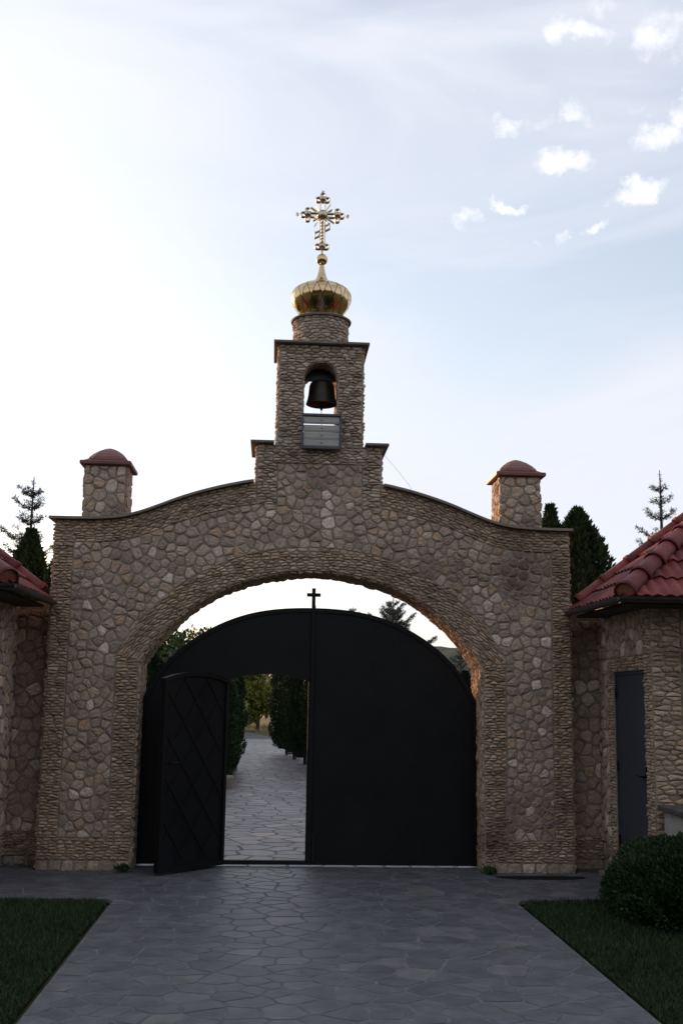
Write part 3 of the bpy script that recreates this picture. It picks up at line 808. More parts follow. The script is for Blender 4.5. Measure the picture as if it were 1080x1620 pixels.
for (a, b, c, d) in ((px0, px1, pz1-.026, pz1), (px0, px1, pz0, pz0+.03), (px0, px0+.02, pz0+.03, pz1-.026), (px1-.02, px1, pz0+.03, pz1-.026)):
    MB().box(a, b, -.085, -.03, c, d, .004).build('frame_bar', 'slatframe', pan, base=pb)
sz = [4.425, 4.340, 4.258, 4.180]
for i, z in enumerate(sz):
    h = .072 if i < 2 else .078
    s = MB(); s.box(px0+.021, px1-.021, -.072, -.050, z, z+h, .004); s.box(px0+.021, px1-.021, -.076, -.0725, z+h*.22, z+h*.28)
    so = s.build('slat', 'slat', pan, base=pb)
    bt = MB(); cx = (px0+px1)/2
    bt.box(cx-.007, cx+.007, -.080, -.0728, z+h*.48, z+h*.6, .002); bt.build('bolt', 'slatframe', so, base=pb)
MB().tube([(TX+TIER+.02, .3, 4.24), (TX+.8, .3, 4.08), (TX+.96, .3, 3.88), (TX+1.02, .3, 3.76)], .0014, 5).build('cable', 'cable')
tag(bpy.data.objects['cable'], 'thin wire slanting down from the right side of the bell tower', 'wire')

# ================================================================== GATE LEAVES
GY = .345
lx = np.array([0, .43, .825, 1.05, 1.25, 1.35, 1.5, 1.6, 1.695]); lz = np.array([2.572, 2.543, 2.442, 2.337, 2.205, 2.120, 1.965, 1.825, 1.640])
lp = np.polyfit(np.concatenate([lx, -lx]), np.concatenate([lz, lz]), 8)
def leaf_z(x): return float(np.polyval(lp, x))
WX0, WX1, WZ0, WZS, WZT = -.850, -.030, .062, 1.825, 1.893
wick = [(WX0, WZ0), (WX1, WZ0)]+[(WX1+(WX0-WX1)*t, WZS+(WZT-WZS)*(1-(2*t-1)**2)) for t in np.linspace(0, 1, 17)]
def lattice(parent, x0, x1, zfun, y, inside_fn, base, sp=.36, z0=.05):
    """diagonal raised strips, each clipped to the leaf"""
    segs = []
    for s in (-1, 1):
        for k in range(-14, 15):
            run = []
            for x in np.linspace(x0, x1, 90):
                z = 1.2+s*(x-(x0+x1)/2)*1.35+k*sp*1.35
                ok = z0 < z < zfun(x)-.04 and inside_fn(x, z)
                if ok: run.append((x, z))
                if (not ok or x >= x1-1e-6) and run:
                    if len(run) > 3: segs.append((run[0], run[-1]))
                    run = []
    for (a, b) in segs:
        d = np.array(b)-np.array(a); d /= np.linalg.norm(d); n = np.array([-d[1], d[0]])*.011; pr_ = .002+(.0009 if d[1] > 0 else 0)*(1 if d[0] > 0 else -1)
        P = [np.array(a)+n, np.array(a)-n, np.array(b)-n, np.array(b)+n]
        MB().add([(p[0], y-pr_, p[1]) for p in P]+[(p[0], y+pr_-.0003, p[1]) for p in P], [(0, 1, 2, 3), (7, 6, 5, 4), (0, 4, 5, 1), (1, 5, 6, 2), (2, 6, 7, 3), (3, 7, 4, 0)]).build('lattice_strip', 'gate', parent, base=base)
def arch_frame(parent, xs, zf, y0, y1, w, base, name='frame_bar'):
    m = MB(); V = []; F = []
    for x in xs:
        z = zf(x); e = .01; s = (zf(x+e)-zf(x-e))/(2*e); n = np.array([-s, 1])/math.hypot(s, 1)
        i_ = (x-n[0]*w, z-n[1]*w)
        for (p, y) in (((x, z), y0), ((x, z), y1), (i_, y1), (i_, y0)): V.append((p[0], y, p[1]))
    for i in range(len(xs)-1):
        for k in range(4): F.append((i*4+k, i*4+(k+1) % 4, i*4+4+(k+1) % 4, i*4+4+k))
    n = len(xs); F += [(0, 1, 2, 3), tuple(range(4*n-1, 4*n-5, -1))]
    return m.add(V, F).build(name, 'gate', parent, base=base)
def leaf(s, label):
    b = (s*1.69, GY, 0); o = empty('gate_leaf', b); tag(o, label, 'gate leaf')
    xs = np.linspace(s*.012, s*1.69, 40); a, c = (xs[-1], xs[0]) if s < 0 else (xs[0], xs[-1])
    top = [(x, leaf_z(x)) for x in (xs if s < 0 else xs[::-1])]
    lo = .02
    outer = [(a, lo), (c, lo)]+top
    loops = [outer]+([wick] if s < 0 else [])
    MB().prism(loops, lambda p: (p[0], GY, p[1]), lambda p: (p[0], GY+.02, p[1])).build('sheet', 'gate', o, base=b)
    fy0, fy1 = GY-.016, GY+.045
    arch_frame(o, xs, leaf_z, fy0, fy1, .045, b)
    MB().box(xs[-1]-.022 if s > 0 else xs[-1], xs[-1] if s > 0 else xs[-1]+.022, fy0, fy1, lo, leaf_z(xs[-1])-.01).build('hinge_post', 'gate', o, base=b)
    if s > 0:
        MB().box(-.012, .030, GY-.028, GY+.05, lo, 2.60, .004).build('meeting_post', 'gate', o, base=b)
        m = MB(); m.box(-.012, .026, GY-.02, GY+.018, 2.60, 2.775); m.box(-.064, .078, GY-.021, GY+.019, 2.690, 2.724)
        m.build('leaf_cross', 'gate', o, base=b)
        MB().box(.03, 1.668, fy0, fy1, lo, .055).build('bottom_rail', 'gate', o, base=b)
        MB().box(.034, .060, GY-.035, GY-.0165, .05, .32).build('drop_bolt', 'handle', o, base=b)
    else:
        MB().box(-1.668, -.012, fy0, fy1, lo, .058).build('bottom_rail', 'gate', o, base=b)
        for x in (WX0-.03, WX1+.002): MB().box(x, x+.026, GY-.012, GY+.03, .058, WZS+.002).build('wicket_jamb', 'gate', o, base=b)
        arch_frame(o, np.linspace(WX0-.03, WX1+.02, 17), lambda x: WZS+.02+(WZT-WZS)*(1-(2*(x-WX0)/(WX1-WX0)-1)**2), GY-.012, GY+.03, .022, b, 'wicket_head')
    for hz in (.35, 1.3):
        MB().tube([(s*1.672, GY-.03, hz), (s*1.672, GY-.03, hz+.14)], .014, 10).build('hinge', 'handle', o, base=b)
    ins = (lambda x, z: True) if s > 0 else (lambda x, z: not (WX0-.05 < x < WX1+.04 and z < WZT+.06))
    lattice(o, a+.03, c-.03, leaf_z, GY, ins, b)
    return o, b
LL, LB = leaf(-1, 'black steel left gate leaf with an open wicket door in it')
RL, RB = leaf(1, 'black steel right gate leaf, closed, small cross on its post')
# wicket door, swung open towards the courtyard; hinged on the left leaf
ang = R(47)
wd = empty('wicket_door'); wd.parent = LL
hinge = Vector((WX0-.004, GY-.022, 0)); wd.location = hinge-Vector(LB)
wd.rotation_euler = (0, 0, math.pi+ang)       # local +x runs from hinge to free edge
WW = WX1-WX0+.03
def wz(x): return WZS-.012+(WZT-WZS)*(1-(2*x/WW-1)**2)
wl = [(0, .03), (WW, .03)]+[(x, wz(x)) for x in np.linspace(WW, 0, 15)]
MB().prism([wl], lambda p: (p[0], -.005, p[1]), lambda p: (p[0], .015, p[1])).build('door_sheet', 'gate', wd)
def sub(mb, name='door_frame', mat='gate'): return mb.build(name, mat, wd)
sub(MB().box(0, .035, -.03, 0.035, .022, wz(0)-.004)); sub(MB().box(WW-.035, WW, -.03, 0.035, .022, wz(WW)-.004)); sub(MB().box(.035, WW-.035, -.03, .035, .022, .07))
V = []; F = []
xs = np.linspace(-.001, WW+.001, 17)
for x in xs:
    for (dz, y) in ((.01, -.034), (.01, .039), (-.03, .039), (-.03, -.034)): V.append((x, y, wz(x)+dz))
for i in range(16):
    for k in range(4): F.append((i*4+k, i*4+(k+1) % 4, i*4+4+(k+1) % 4, i*4+4+k))
F += [(0, 1, 2, 3), (67, 66, 65, 64)]
sub(MB().add(V, F))
lattice(wd, .05, WW-.05, wz, .0205, lambda x, z: True, (0, 0, 0), .3, .12)
sub(MB().box(WW-.10, WW-.045, .016, .03, .95, 1.10), 'lock_case', 'handle'); sub(MB().tube([(WW-.07, .03, 1.03), (WW-.07, .07, 1.03), (WW-.17, .07, 1.03)], .009, 8), 'door_handle', 'handle')
# ================================================================== GATEHOUSES
TH_ = math.atan(.78); CT, ST = math.cos(TH_), math.sin(TH_)
EX, EY0, EY1, EZ, XE = 2.66, -1.62, .10, 2.58, 5.4
WXS, WYF = 2.975, -1.29
def tile_mesh(w=.212, L=.37):
    V = []; F = []; n = 12
    for (v, lift) in ((0, .034), (L*.5, .019), (L, .004)):
        for k in range(n+1):
            u = k/n; V.append((u*w, v, lift+.022*(.5-.5*math.cos(2*math.pi*2*u))**.8))
    m = n+1
    for i in range(2):
        for k in range(n): F.append((i*m+k, i*m+k+1, i*m+m+k+1, i*m+m+k))
    for k in range(m):
        p = V[k]; V.append((p[0], p[1]+.004, p[2]-.026))
    o = 3*m
    for k in range(n): F.append((o+k, o+k+1, k+1, k))
    return V, F
def house(s, label, door):
    base = (s*4.0, -.5, 0); B0 = np.array(base)
    h = empty('gatehouse', base); tag(h, label, 'building')
    mx = lambda x: s*x
    def part(mb, name, mat, parent=h, smooth=False, tint=None):
        mb.v = [(s*p[0], p[1], p[2]) for p in mb.v]; return mb.build(name, mat, parent, smooth, tint, base)
    dy0, dy1, dz = -1.11, -.17, 1.955
    W = MB()
    if door:
        W.box(WXS, 3.2, WYF, dy0, 0, 2.62); W.box(WXS, 3.2, dy1, .40, 0, 2.62); W.box(WXS, 3.2, dy0, dy1, dz, 2.62); W.box(3.1, XE, WYF+.005, .40, 0, 2.62)
    else: W.box(WXS, XE, WYF, .40, 0, 2.62)
    part(W, 'wall', 'mortar')
    # gable above the verge and link wall to the gate pier
    g = MB().prism([[(EX+.42, 2.62), (XE, 2.62), (XE, EZ+min(XE-EX, EY1-EY0)*.78-.05), (EX+1.76, EZ+1.76*.78-.05)]], lambda p: (p[0], EY1-.06, p[1]), lambda p: (p[0], EY1-.02, p[1]))
    part(g, 'gable', 'mortar')
    part(MB().box(HW-.02, WXS+.02, .30, .56, 0, 2.58), 'link_wall', 'mortar')
    field = Stones('fieldstone', 'field'); ledge = Stones('ledge_stone', 'ledge')
    fl = s < 0
    sidew = lambda V: np.column_stack([s*(WXS-V[:, 2]), V[:, 0], V[:, 1]])
    frontw = lambda V: np.column_stack([s*V[:, 0], WYF-V[:, 2], V[:, 1]])
    linkw = lambda V: np.column_stack([s*V[:, 0], .30-V[:, 2], V[:, 1]])
    rect = lambda a, b, c, d: [(a, c), (b, c), (b, d), (a, d)]
    fk = dict(H=(.012, .028), gap=.007, rmax=.34, cut=(.05, .2), dent=.05)
    def L2(loop, place, flip, **k): led(ledge, [loop], place, flip=flip, **k)
    if door:
        jl, jr = dy1+.16, dy0-.0
        L2(rect(dy1, jl, .1, dz+.13), sidew, not fl, H=(.014, .032)); L2(rect(WYF, dy0, .1, 2.55), sidew, not fl, H=(.014, .032)); L2(rect(dy0, dy1, dz, dz+.13), sidew, not fl, H=(.014, .032))
        field.lay([rect(dy0, .29, dz+.13, 2.55)], disc_seeds(.04, .075, rng, 900), sidew, rng, flip=not fl, **fk)
        field.lay([rect(jl, .29, .1, dz+.13)], disc_seeds(.04, .075, rng, 700), sidew, rng, flip=not fl, **fk)
    else:
        L2(rect(WYF, -1.0, .1, 2.55), sidew, not fl, H=(.014, .032))
        field.lay([rect(-1.0, .29, .3, 2.55)], disc_seeds(.04, .075, rng, 2500), sidew, rng, flip=not fl, **fk)
        L2(rect(-1.0, .29, .1, .3), sidew, not fl, H=(.014, .032))
    L2(rect(WXS, WXS+.27, .1, 2.5), frontw, fl, w=(.07, .17), h=.042)
    field.lay([rect(WXS+.27, XE, .1, 2.5)], disc_seeds(.045, .085, rng, 6000), frontw, rng, flip=fl, **fk)
    L2(rect(HW, WXS, .1, .32), linkw, fl)
    field.lay([rect(HW, WXS, .32, 2.5)], disc_seeds(.04, .075, rng, 900), linkw, rng, flip=fl, **fk)
    field.lay([rect(HW, WXS, 0, .1)], row_seeds(.1, .09, .16, rng, .1), linkw, rng, flip=fl, **fk)
    field.build(h, base, 300); ledge.build(h, base, 300)
    if door:
        d = part(MB().box(3.0, 3.05, dy0+.004, dy1-.004, .06, dz-.004), 'door', 'door'); 
        part(MB().box(2.985, 3.06, dy0, dy0+.03, .06, dz).box(2.985, 3.06, dy1-.03, dy1, .06, dz).box(2.985, 3.06, dy0, dy1, dz-.03, dz-.002), 'door_frame', 'door', d)
        hd = MB().tube([(2.998, dy0+.10, 1.0), (2.945, dy0+.10, 1.0), (2.945, dy0+.22, 1.0)], .009, 8); hd.box(2.99, 3.0, dy0+.08, dy0+.12, .93, 1.08)
        part(hd, 'handle', 'handle', d)
        for hz in (.3, 1.0, 1.7): part(MB().tube([(2.985, dy1-.035, hz), (2.985, dy1-.035, hz+.1)], .009, 8), 'hinge', 'handle', d)
        part(MB().box(2.80, 3.06, dy0-.05, dy1+.05, 0.002, .06, .006), 'door_step', 'coping')
    # roof: deck, tiles, hip and verge caps, gutter
    T = EY1-EY0; zt = EZ+.78*T
    A = (EX, EY0, EZ); Bk = (EX, EY1, EZ); Cn = (XE, EY0, EZ); D = (XE, EY1, zt); H = (EX+T, EY1, zt)
    deck = MB(); top = [A, Bk, Cn, D, H]; low = [(p[0]+.0, p[1], p[2]-.04) for p in top]
    deck.add([(p[0], p[1], p[2]-.006) for p in top]+low, [(0, 4, 1), (0, 2, 3, 4), (6, 9, 5), (9, 8, 7, 5), (0, 1, 6, 5), (2, 0, 5, 7), (1, 4, 9, 6), (4, 3, 8, 9), (3, 2, 7, 8)])
    roof = part(deck, 'roof', 'soffit')
    # eave underside
    part(MB().box(EX+.02, WXS+.1, EY0+.02, EY1-.02, EZ-.075, EZ-.05).box(WXS+.1, XE, EY0+.02, WYF+.1, EZ-.075, EZ-.05), 'eave_board', 'soffit')
    tv, tf_ = tile_mesh(); step = .305; wdt = .209
    def tiles(org, eu, ev, en, length, hipn, cut):
        org = Vector(org); eu = Vector(eu); ev = Vector(ev); en = Vector(en)
        nrow = int((T/CT)/step)+1; ncol = int(length/wdt)+1
        for r in range(nrow):
            for c in range(ncol):
                bm = bmesh.new()
                jit = Vector((random.uniform(-.004, .004), random.uniform(-.009, .009), random.uniform(0, .006)))
                vs = [bm.verts.new(org+eu*(p[0]+c*wdt+jit.x)+ev*(p[1]+r*step-.05+jit.y)+en*(p[2]+jit.z)) for p in tv]
                for q in tf_: bm.faces.new([vs[i] for i in q])
                for pl_co, pl_no in cut:
                    bmesh.ops.bisect_plane(bm, geom=bm.verts[:]+bm.edges[:]+bm.faces[:], plane_co=pl_co, plane_no=pl_no, clear_outer=True)
                if len(bm.faces) < 4: bm.free(); continue
                for w in bm.verts: w.co = Vector((s*w.co.x, w.co.y, w.co.z))-Vector(base)
                bmesh.ops.recalc_face_normals(bm, faces=bm.faces[:])
                me = bpy.data.meshes.new('roof_tile'); bm.to_mesh(me); bm.free(); me.materials.append(M['tile'])
                a = me.attributes.new('tint', 'FLOAT', 'POINT'); a.data.foreach_set('value', [random.random()]*len(me.vertices))
                me.polygons.foreach_set('use_smooth', [True]*len(me.polygons)); me.set_sharp_from_angle(angle=R(45))
                o = bpy.data.objects.new('roof_tile', me); COL.objects.link(o); o.parent = roof
    hn = Vector((1, -1, 0)).normalized()
    tiles((EX, EY0, EZ), (0, 1, 0), (CT, 0, ST), (-ST, 0, CT), T, hn, [(Vector(A), hn), (Vector((0, EY1, 0)), Vector((0, 1, 0)))])
    tiles((EX, EY0, EZ), (1, 0, 0), (0, CT, ST), (0, -ST, CT), XE-EX, -hn, [(Vector(A), -hn), (Vector((0, EY1, 0)), Vector((0, 1, 0)))])
    # half-round caps
    def cap(p, d, L, r0, r1, side, end=False):
        p = Vector(p); d = Vector(d).normalized(); sd = Vector(side).normalized(); up = sd.cross(d); 
        if up.z < 0: up = -up
        V = []; F = []; n = 10
        prof = [(0, r0*1.13), (.045, r0*1.13), (.046, r0), (L, r1)]
        for (t, r) in prof:
            for k in range(n+1):
                a = math.pi*(k/n)*1.16-math.pi*.08; V.append(p+d*t+sd*(r*math.cos(a))+up*(r*math.sin(a)))
        m = n+1
        for i in range(len(prof)-1):
            for k in range(n): F.append((i*m+k, i*m+k+1, i*m+m+k+1, i*m+m+k))
        mb = MB().add([v[:] for v in V], F); o = part(mb, 'ridge_cap', 'tile', roof, True, random.random())
        o.modifiers.new('thickness', 'SOLIDIFY').thickness = .012
        if end:
            E = [p+d*.02+sd*(r0*.98*math.cos(a))+up*(r0*.98*math.sin(a)) for a in np.linspace(-.2, math.pi+.2, 14)]
            E += [p+d*.02-sd*r0*.7-up*r0*.75, p+d*.02+sd*r0*.7-up*r0*.75]
            n_ = len(E); mb = MB().add([v[:] for v in E]+[(v+d*.02)[:] for v in E], [tuple(range(n_)), tuple(range(2*n_-1, n_-1, -1))]+[(i, (i+1) % n_, (i+1) % n_+n_, i+n_) for i in range(n_)])
            part(mb, 'hip_end', 'terracotta', roof)
    hd_ = Vector((1, 1, .78)); hl = hd_.length; k = 0; t = -.02
    while t < T-.24:
        q = Vector(A)+Vector((1, 1, .78))*t+Vector((0, 0, .035)); cap(q, hd_, .40, .092, .082, (1, -1, 0), t < 0); t += .335/hl
    t = .04
    while t < T-.28:
        q = Vector((EX+t, EY1-.035, EZ+t*.78+.055)); cap(q, (1, 0, .78), .40, .068, .060, (0, 1, 0)); t += .335*CT
    # gutter
    def gut(p0, p1, nrm):
        p0, p1, nrm = Vector(p0), Vector(p1), Vector(nrm); V = []; F = []; n = 8
        for p in (p0, p1):
            for r in (.045, .04):
                for k in range(n+1):
                    a = math.pi*k/n; V.append((p+nrm*(.05-r*math.cos(a)*1.0)+Vector((0, 0, -.015-r*math.sin(a)))))
        m = n+1
        for k in range(n): F += [(k, k+1, 2*m+k+1, 2*m+k), (m+k, 3*m+k, 3*m+k+1, m+k+1)]
        F += [(0, 2*m, 3*m, m), (n, m+n, 3*m+n, 2*m+n)]
        for o in (0, 2*m):
            for k in range(n): F.append((o+k, o+m+k, o+m+k+1, o+k+1))
        mb = MB().add([v[:] for v in V], F); part(mb, 'gutter', 'gutter')
    gut((EX-.03, EY0-.1, EZ-.005), (EX-.03, EY1, EZ-.005), (-1, 0, 0)); gut((EX-.1, EY0-.03, EZ-.005), (XE, EY0-.03, EZ-.005), (0, -1, 0))
    return h
house(1, 'stone gatehouse with red tiled hip roof and grey door, right of gate', True)
house(-1, 'stone gatehouse with red tiled hip roof cut off by the left edge', False)

# low parapet by the right gatehouse
lw = empty('low_wall', (3.2, -2.2, 0)); tag(lw, 'low pale wall with dark slab top behind the shrubs', 'wall')
MB().box(3.03, 3.33, -3.4, WYF-.05, 0, .735, .01).build('wall_body', 'render', lw, base=(3.2, -2.2, 0))
y = -3.42
while y < WYF-.06:
    y2 = min(WYF-.045, y+.52); MB().box(2.97, 3.39, y, y2-.006, .737, .785, .008).build('top_slab', 'slab', lw, base=(3.2, -2.2, 0)); y = y2

# ================================================================== PLANTS
def leaves(P, Dn, size, r, aspect=.42, spread=1.0):
    """rhombic leaves at P pointing roughly along Dn"""
    n = len(P); D = Dn+r.normal(0, .35*spread, (n, 3)); D /= np.linalg.norm(D, axis=1)[:, None]+1e-9
    A = np.cross(D, r.normal(0, 1, (n, 3))); A /= np.linalg.norm(A, axis=1)[:, None]+1e-9
    s = size[:, None] if hasattr(size, '__len__') else size
    V = np.stack([P, P+D*s*.5+A*s*aspect*.5, P+D*s, P+D*s*.5-A*s*aspect*.5], 1).reshape(-1, 3)
    return V, np.arange(4*n).reshape(-1, 4)
def foliage(name, V, F, mat, parent, tint4): return mesh_np(name, V, F, mat, parent, tint4)
def thuja(h, rad, n, seed, lsize=.085, shape=1.0, label='', group=None, loc=(0, 0, 0), twin=False):
    r = np.random.default_rng(seed); o = empty('thuja_tree', loc); tag(o, label, 'tree', group)
    t = r.random(n)**.85; a = r.uniform(0, 2*math.pi, n)
    ph = r.uniform(0, 6.28, 6)
    prof = np.where(t < .22, .80+.9*t, 1.0-((t-.22)/.78)**(1.75*shape))
    prof = np.clip(prof, .03, 1)
    lump = 1+.09*np.sin(5*a+ph[0]+t*7)+.07*np.sin(9*a+ph[1]-t*16)+.07*np.sin(3*a+t*28+ph[2])
    q = 1-.30*r.random(n)**1.8
    rr = rad*prof*lump*q
    P = np.column_stack([rr*np.cos(a), rr*np.sin(a), .06*h+t*h*.93])
    D = np.column_stack([np.cos(a)*.55, np.sin(a)*.55, np.full(n, .95)])
    V, F = leaves(P, D, lsize*(.6+.8*r.random(n)), r, .38, .8)
    foliage('crown', V, F, 'thuja', o, np.repeat(np.clip(r.normal(.42, .22, n)+.15*np.sin(6*a+t*20), 0, 1), 4))
    zs = np.linspace(.05, .96, 14); core = []
    for z in zs:
        p = .80+.9*z if z < .22 else 1-((z-.22)/.78)**(1.75*shape); core.append((max(.01, rad*p*.66), h*z))
    MB().lathe(core, (0, 0, 0), 12).build('inner_twigs', 'box0', o, True)
    MB().tube([(0, 0, -.05), (.01, 0, h*.2)], [.05, .04], 8).build('trunk', 'bark', o)
    return o
M['box0'] = plain_mat('inner twigs', (.010, .013, .007), .95, 0, .4, 9)
def spruce(h, rad, seed, mat, label, loc, dens=1.0, zmin=.08, group=None):
    r = np.random.default_rng(seed); o = empty('spruce_tree', loc); tag(o, label, 'tree', group)
    MB().tube([(0, 0, -.05), (0, 0, h*.5), (.02, .0, h*.86), (.02, .01, h)], [.02*h, .011*h, .004*h, .0012*h], 8).build('trunk', 'bark', o)
    tw = MB(); SP = []; SD = []
    z = h*zmin
    while z < h*.97:
        f = 1-z/h; L0 = rad*(f**.85)*1.0+.05
        nb = int(r.integers(5, 8)); a0 = r.uniform(0, 6.28)
        for k in range(nb):
            a = a0+6.28*k/nb+r.normal(0, .12); L = L0*r.uniform(.5, 1.2)
            up = .12+.75*(z/h)**2.0; d = np.array([math.cos(a), math.sin(a), up]); d /= np.linalg.norm(d)
            b = np.array([0, 0, z]); m_ = b+d*L*.55+np.array([0, 0, -.06*L]); e = b+d*L+np.array([0, 0, .05*L])
            tw.tube([b, m_, e], [.006+.004*L, .004+.002*L, .0015], 4, False)
            lines = [(b+(m_-b)*.25, m_), (m_, e)]
            ns = int(max(1, L/.085))
            for i in range(ns):
                q = .2+.78*(i+r.random())/ns; c = b+(m_-b)*min(1, q/.55) if q < .55 else m_+(e-m_)*(q-.55)/.45
                for sgn in (-1, 1):
                    sdv = np.cross(d, [0, 0, 1])*sgn; tl = L*.34*(1.1-q)+.05
                    lines.append((c, c+(d*.75+sdv*.75+np.array([0, 0, r.uniform(-.25, .2)]))*tl))
            for p, q in lines:
                ln = np.linalg.norm(q-p); nn = max(2, int(ln*150*dens))
                tt = r.random(nn)[:, None]; SP.append(p+(q-p)*tt); dd = (q-p)/(ln+1e-9); SD.append(np.tile(dd*.6, (nn, 1))+r.normal(0, .75, (nn, 3)))
        z += h*(.052 if z/h < .8 else .042)*r.uniform(.8, 1.2)
    nn = 120; tt = r.uniform(.86, .985, nn); SP.append(np.column_stack([np.full(nn, .02), np.zeros(nn), tt*h])); SD.append(np.tile([0, 0, .5], (nn, 1))+r.normal(0, .7, (nn, 3)))
    P = np.concatenate(SP); D = np.concatenate(SD); D /= np.linalg.norm(D, axis=1)[:, None]
    tw.build('branches', 'bark', o)
    n = len(P); V, F = leaves(P, D, .052*(.7+.6*r.random(n)), r, .17, .15)
    foliage('needles', V, F, mat, o, np.repeat(r.random(n), 4))
    return o
def broadleaf(h, rad, n, seed, mat, label, loc, lsize=.12, zc=.6, clumps=40, squash=.8, group=None, cat='tree', name='broadleaf_tree'):
    r = np.random.default_rng(seed); o = empty(name, loc); tag(o, label, cat, group)
    C = []; 
    while len(C) < clumps:
        p = r.uniform(-1, 1, 3)
        if .15 < np.linalg.norm(p) < 1: C.append(p)
    C = np.array(C)*np.array([rad*.8, rad*.8, h*(1-zc)*.86])+np.array([0, 0, h*zc])
    tr = MB(); tr.tube([(0, 0, -.1), (.02*h, 0, h*.25), (0, .01*h, h*zc)], [.028*h, .02*h, .012*h], 8)
    for c in C[::2]:
        b = np.array([0, .0, h*r.uniform(.22, zc)]); md = (b+c)/2+np.array([0, 0, -.03*h]); tr.tube([b, md, c], [.008*h, .005*h, .0015*h], 5, False)
    tr.build('trunk', 'bark', o)
    k = r.integers(0, clumps, n); cs = rad*r.uniform(.22, .42, clumps)
    d = r.normal(0, 1, (n, 3)); d /= np.linalg.norm(d, axis=1)[:, None]
    q = r.random(n)**.45
    P = C[k]+d*(cs[k]*q)[:, None]*np.array([1, 1, squash])
    V, F = leaves(P, d+np.array([0, 0, .25]), lsize*(.6+.8*r.random(n)), r, .6, 1.0)
    ct = r.normal(.5, .16, clumps)
    foliage('crown', V, F, mat, o, np.repeat(np.clip(ct[k]+r.normal(0, .15, n), 0, 1), 4))
    return o
# thujas behind the side walls and along the path
tA = thuja(3.98, .47, 20000, 21, .075, 2.8, 'dark columnar thuja right of the right pillar, taller and fuller of the pair', 'thujas behind the gate wall', (3.25, 2.0, 0))
tB = thuja(4.02, .36, 13000, 22, .075, 1.5, 'dark thuja half hidden behind the right pillar', 'thujas behind the gate wall', (2.93, 2.05, 0))
tC = thuja(3.56, .47, 15000, 23, .07, 1.5, 'pointed thuja standing before the spruce left of the gate', 'thujas behind the gate wall', (-3.27, 2.0, 0))
def tcopy(src, loc, sc, label, rz, group):
    o = copy_tree(src); o.location = loc; o.scale = (sc[0], sc[0], sc[1]); o.rotation_euler = (0, 0, rz); tag(o, label, 'tree', group); return o
G1 = 'thujas behind the gate wall'; G2 = 'thujas lining the path beyond the gate'
tcopy(tC, (-3.66, 2.2, 0), (.9, .93), 'low thuja tucked by the left roof in front of the spruce', 1.0, G1)
tcopy(tC, (-2.98, 2.3, 0), (.9, .94), 'short thuja touching the left edge of the gate wall', 2.0, G1)
# left row
tcopy(tA, (-1.50, 10.6, 0), (.9, .58), 'nearest thuja on the left side of the path', .4, G2)
tcopy(tB, (-1.45, 11.9, 0), (1.1, .68), 'second thuja on the left side of the path', 1.4, G2)
tcopy(tA, (-1.48, 13.6, 0), (1.0, .72), 'third thuja on the left side of the path', 2.2, G2)
tcopy(tB, (-1.52, 15.6, 0), (1.1, .70), 'farthest thuja on the left side of the path', 3.2, G2)
# right row
for i, (x, y, s0, s1) in enumerate(((.93, 13.9, .95, .84), (.70, 15.6, 1.0, .90), (.48, 17.6, .95, .86), (.26, 19.8, 1.0, .94), (.08, 22.2, 1.0, .90))):
    tcopy((tA, tB)[i % 2], (x, y, 0), (s0, s1), ('nearest', 'second', 'third', 'fourth', 'farthest')[i]+' thuja on the right side of the path', i*1.3, G2)
tcopy(tA, (-2.45, 8.0, 0), (.95, .60), 'thuja seen over the gate leaf beside the left jamb', 2.7, G1)
tcopy(tB, (3.25, 10.0, 0), (1.1, .55), 'thuja seen over the gate leaf beside the right jamb', .7, G1)
GS = 'spruces around the gate'
spruce(4.62, 1.25, 31, 'spruce', 'thin-topped spruce rising left of the gate', (-3.78, 4.2, 0), 1.5, .25, GS)
spruce(5.05, 1.0, 32, 'bluespruce', 'blue spruce top above the right tiled roof', (5.2, 4.6, 0), 1.3, .25, GS)
spruce(3.92, 2.1, 37, 'spruce', 'dark spruce seen through the arch, right of the small cross', (2.25, 13.7, 0), 2.6, .15, GS)
spruce(4.0, 1.2, 34, 'spruce', 'distant spruce tip just above the gate leaf by the small cross', (1.62, 17.5, 0), .9, .15, GS)
spruce(2.75, 1.2, 35, 'bluespruce', 'bluish spruce low in the right corner of the arch', (3.72, 13.4, 0), 1.2, .1, GS)
spruce(2.72, 1.1, 36, 'bluespruce', 'blue spruce in the left corner of the arch', (-2.5, 13.2, 0), 1.3, .1, GS)
broadleaf(3.40, 1.7, 17000, 41, 'leaf', 'light green broadleaf tree showing through the arch at left', (-2.55, 14.6, 0), .10, .58, 52)
broadleaf(3.2, 1.3, 9000, 46, 'leaf', 'green tree overhanging the path left of the wicket view', (-2.75, 20.5, 0), .12, .6, 36)
GB = 'yellow-green bushes at the end of the path'
for i, (x, y, h, rd, m_, lb) in enumerate(((-2.5, 39.5, 2.2, 1.0, 'yellowleaf', 'yellow-green bush at the bend of the path, left'), (-1.1, 47, 3.6, 1.1, 'yellowleaf', 'tall yellow-green bush at the bend of the path, right'), (-2.3, 43.5, 1.4, .9, 'leaf', 'low green bush in front of the yellow-green bushes'), (.9, 48, 3.4, 1.8, 'yellowleaf', 'yellow-green bush half hidden by the right thujas'), (-5.5, 50, 4.0, 2.0, 'leaf', 'green bush half hidden by the left thujas'), (-3.2, 56, 3.6, 2.2, 'leaf', 'green bush farthest back at the path bend, left'), (.4, 57, 4.0, 2.2, 'leaf', 'green bush farthest back at the path bend, right'))):
    broadleaf(h, rd, 6000, 50+i, m_, lb, (x, y, 0), .20, .52, 26, .9, GB, 'bush', 'bush')
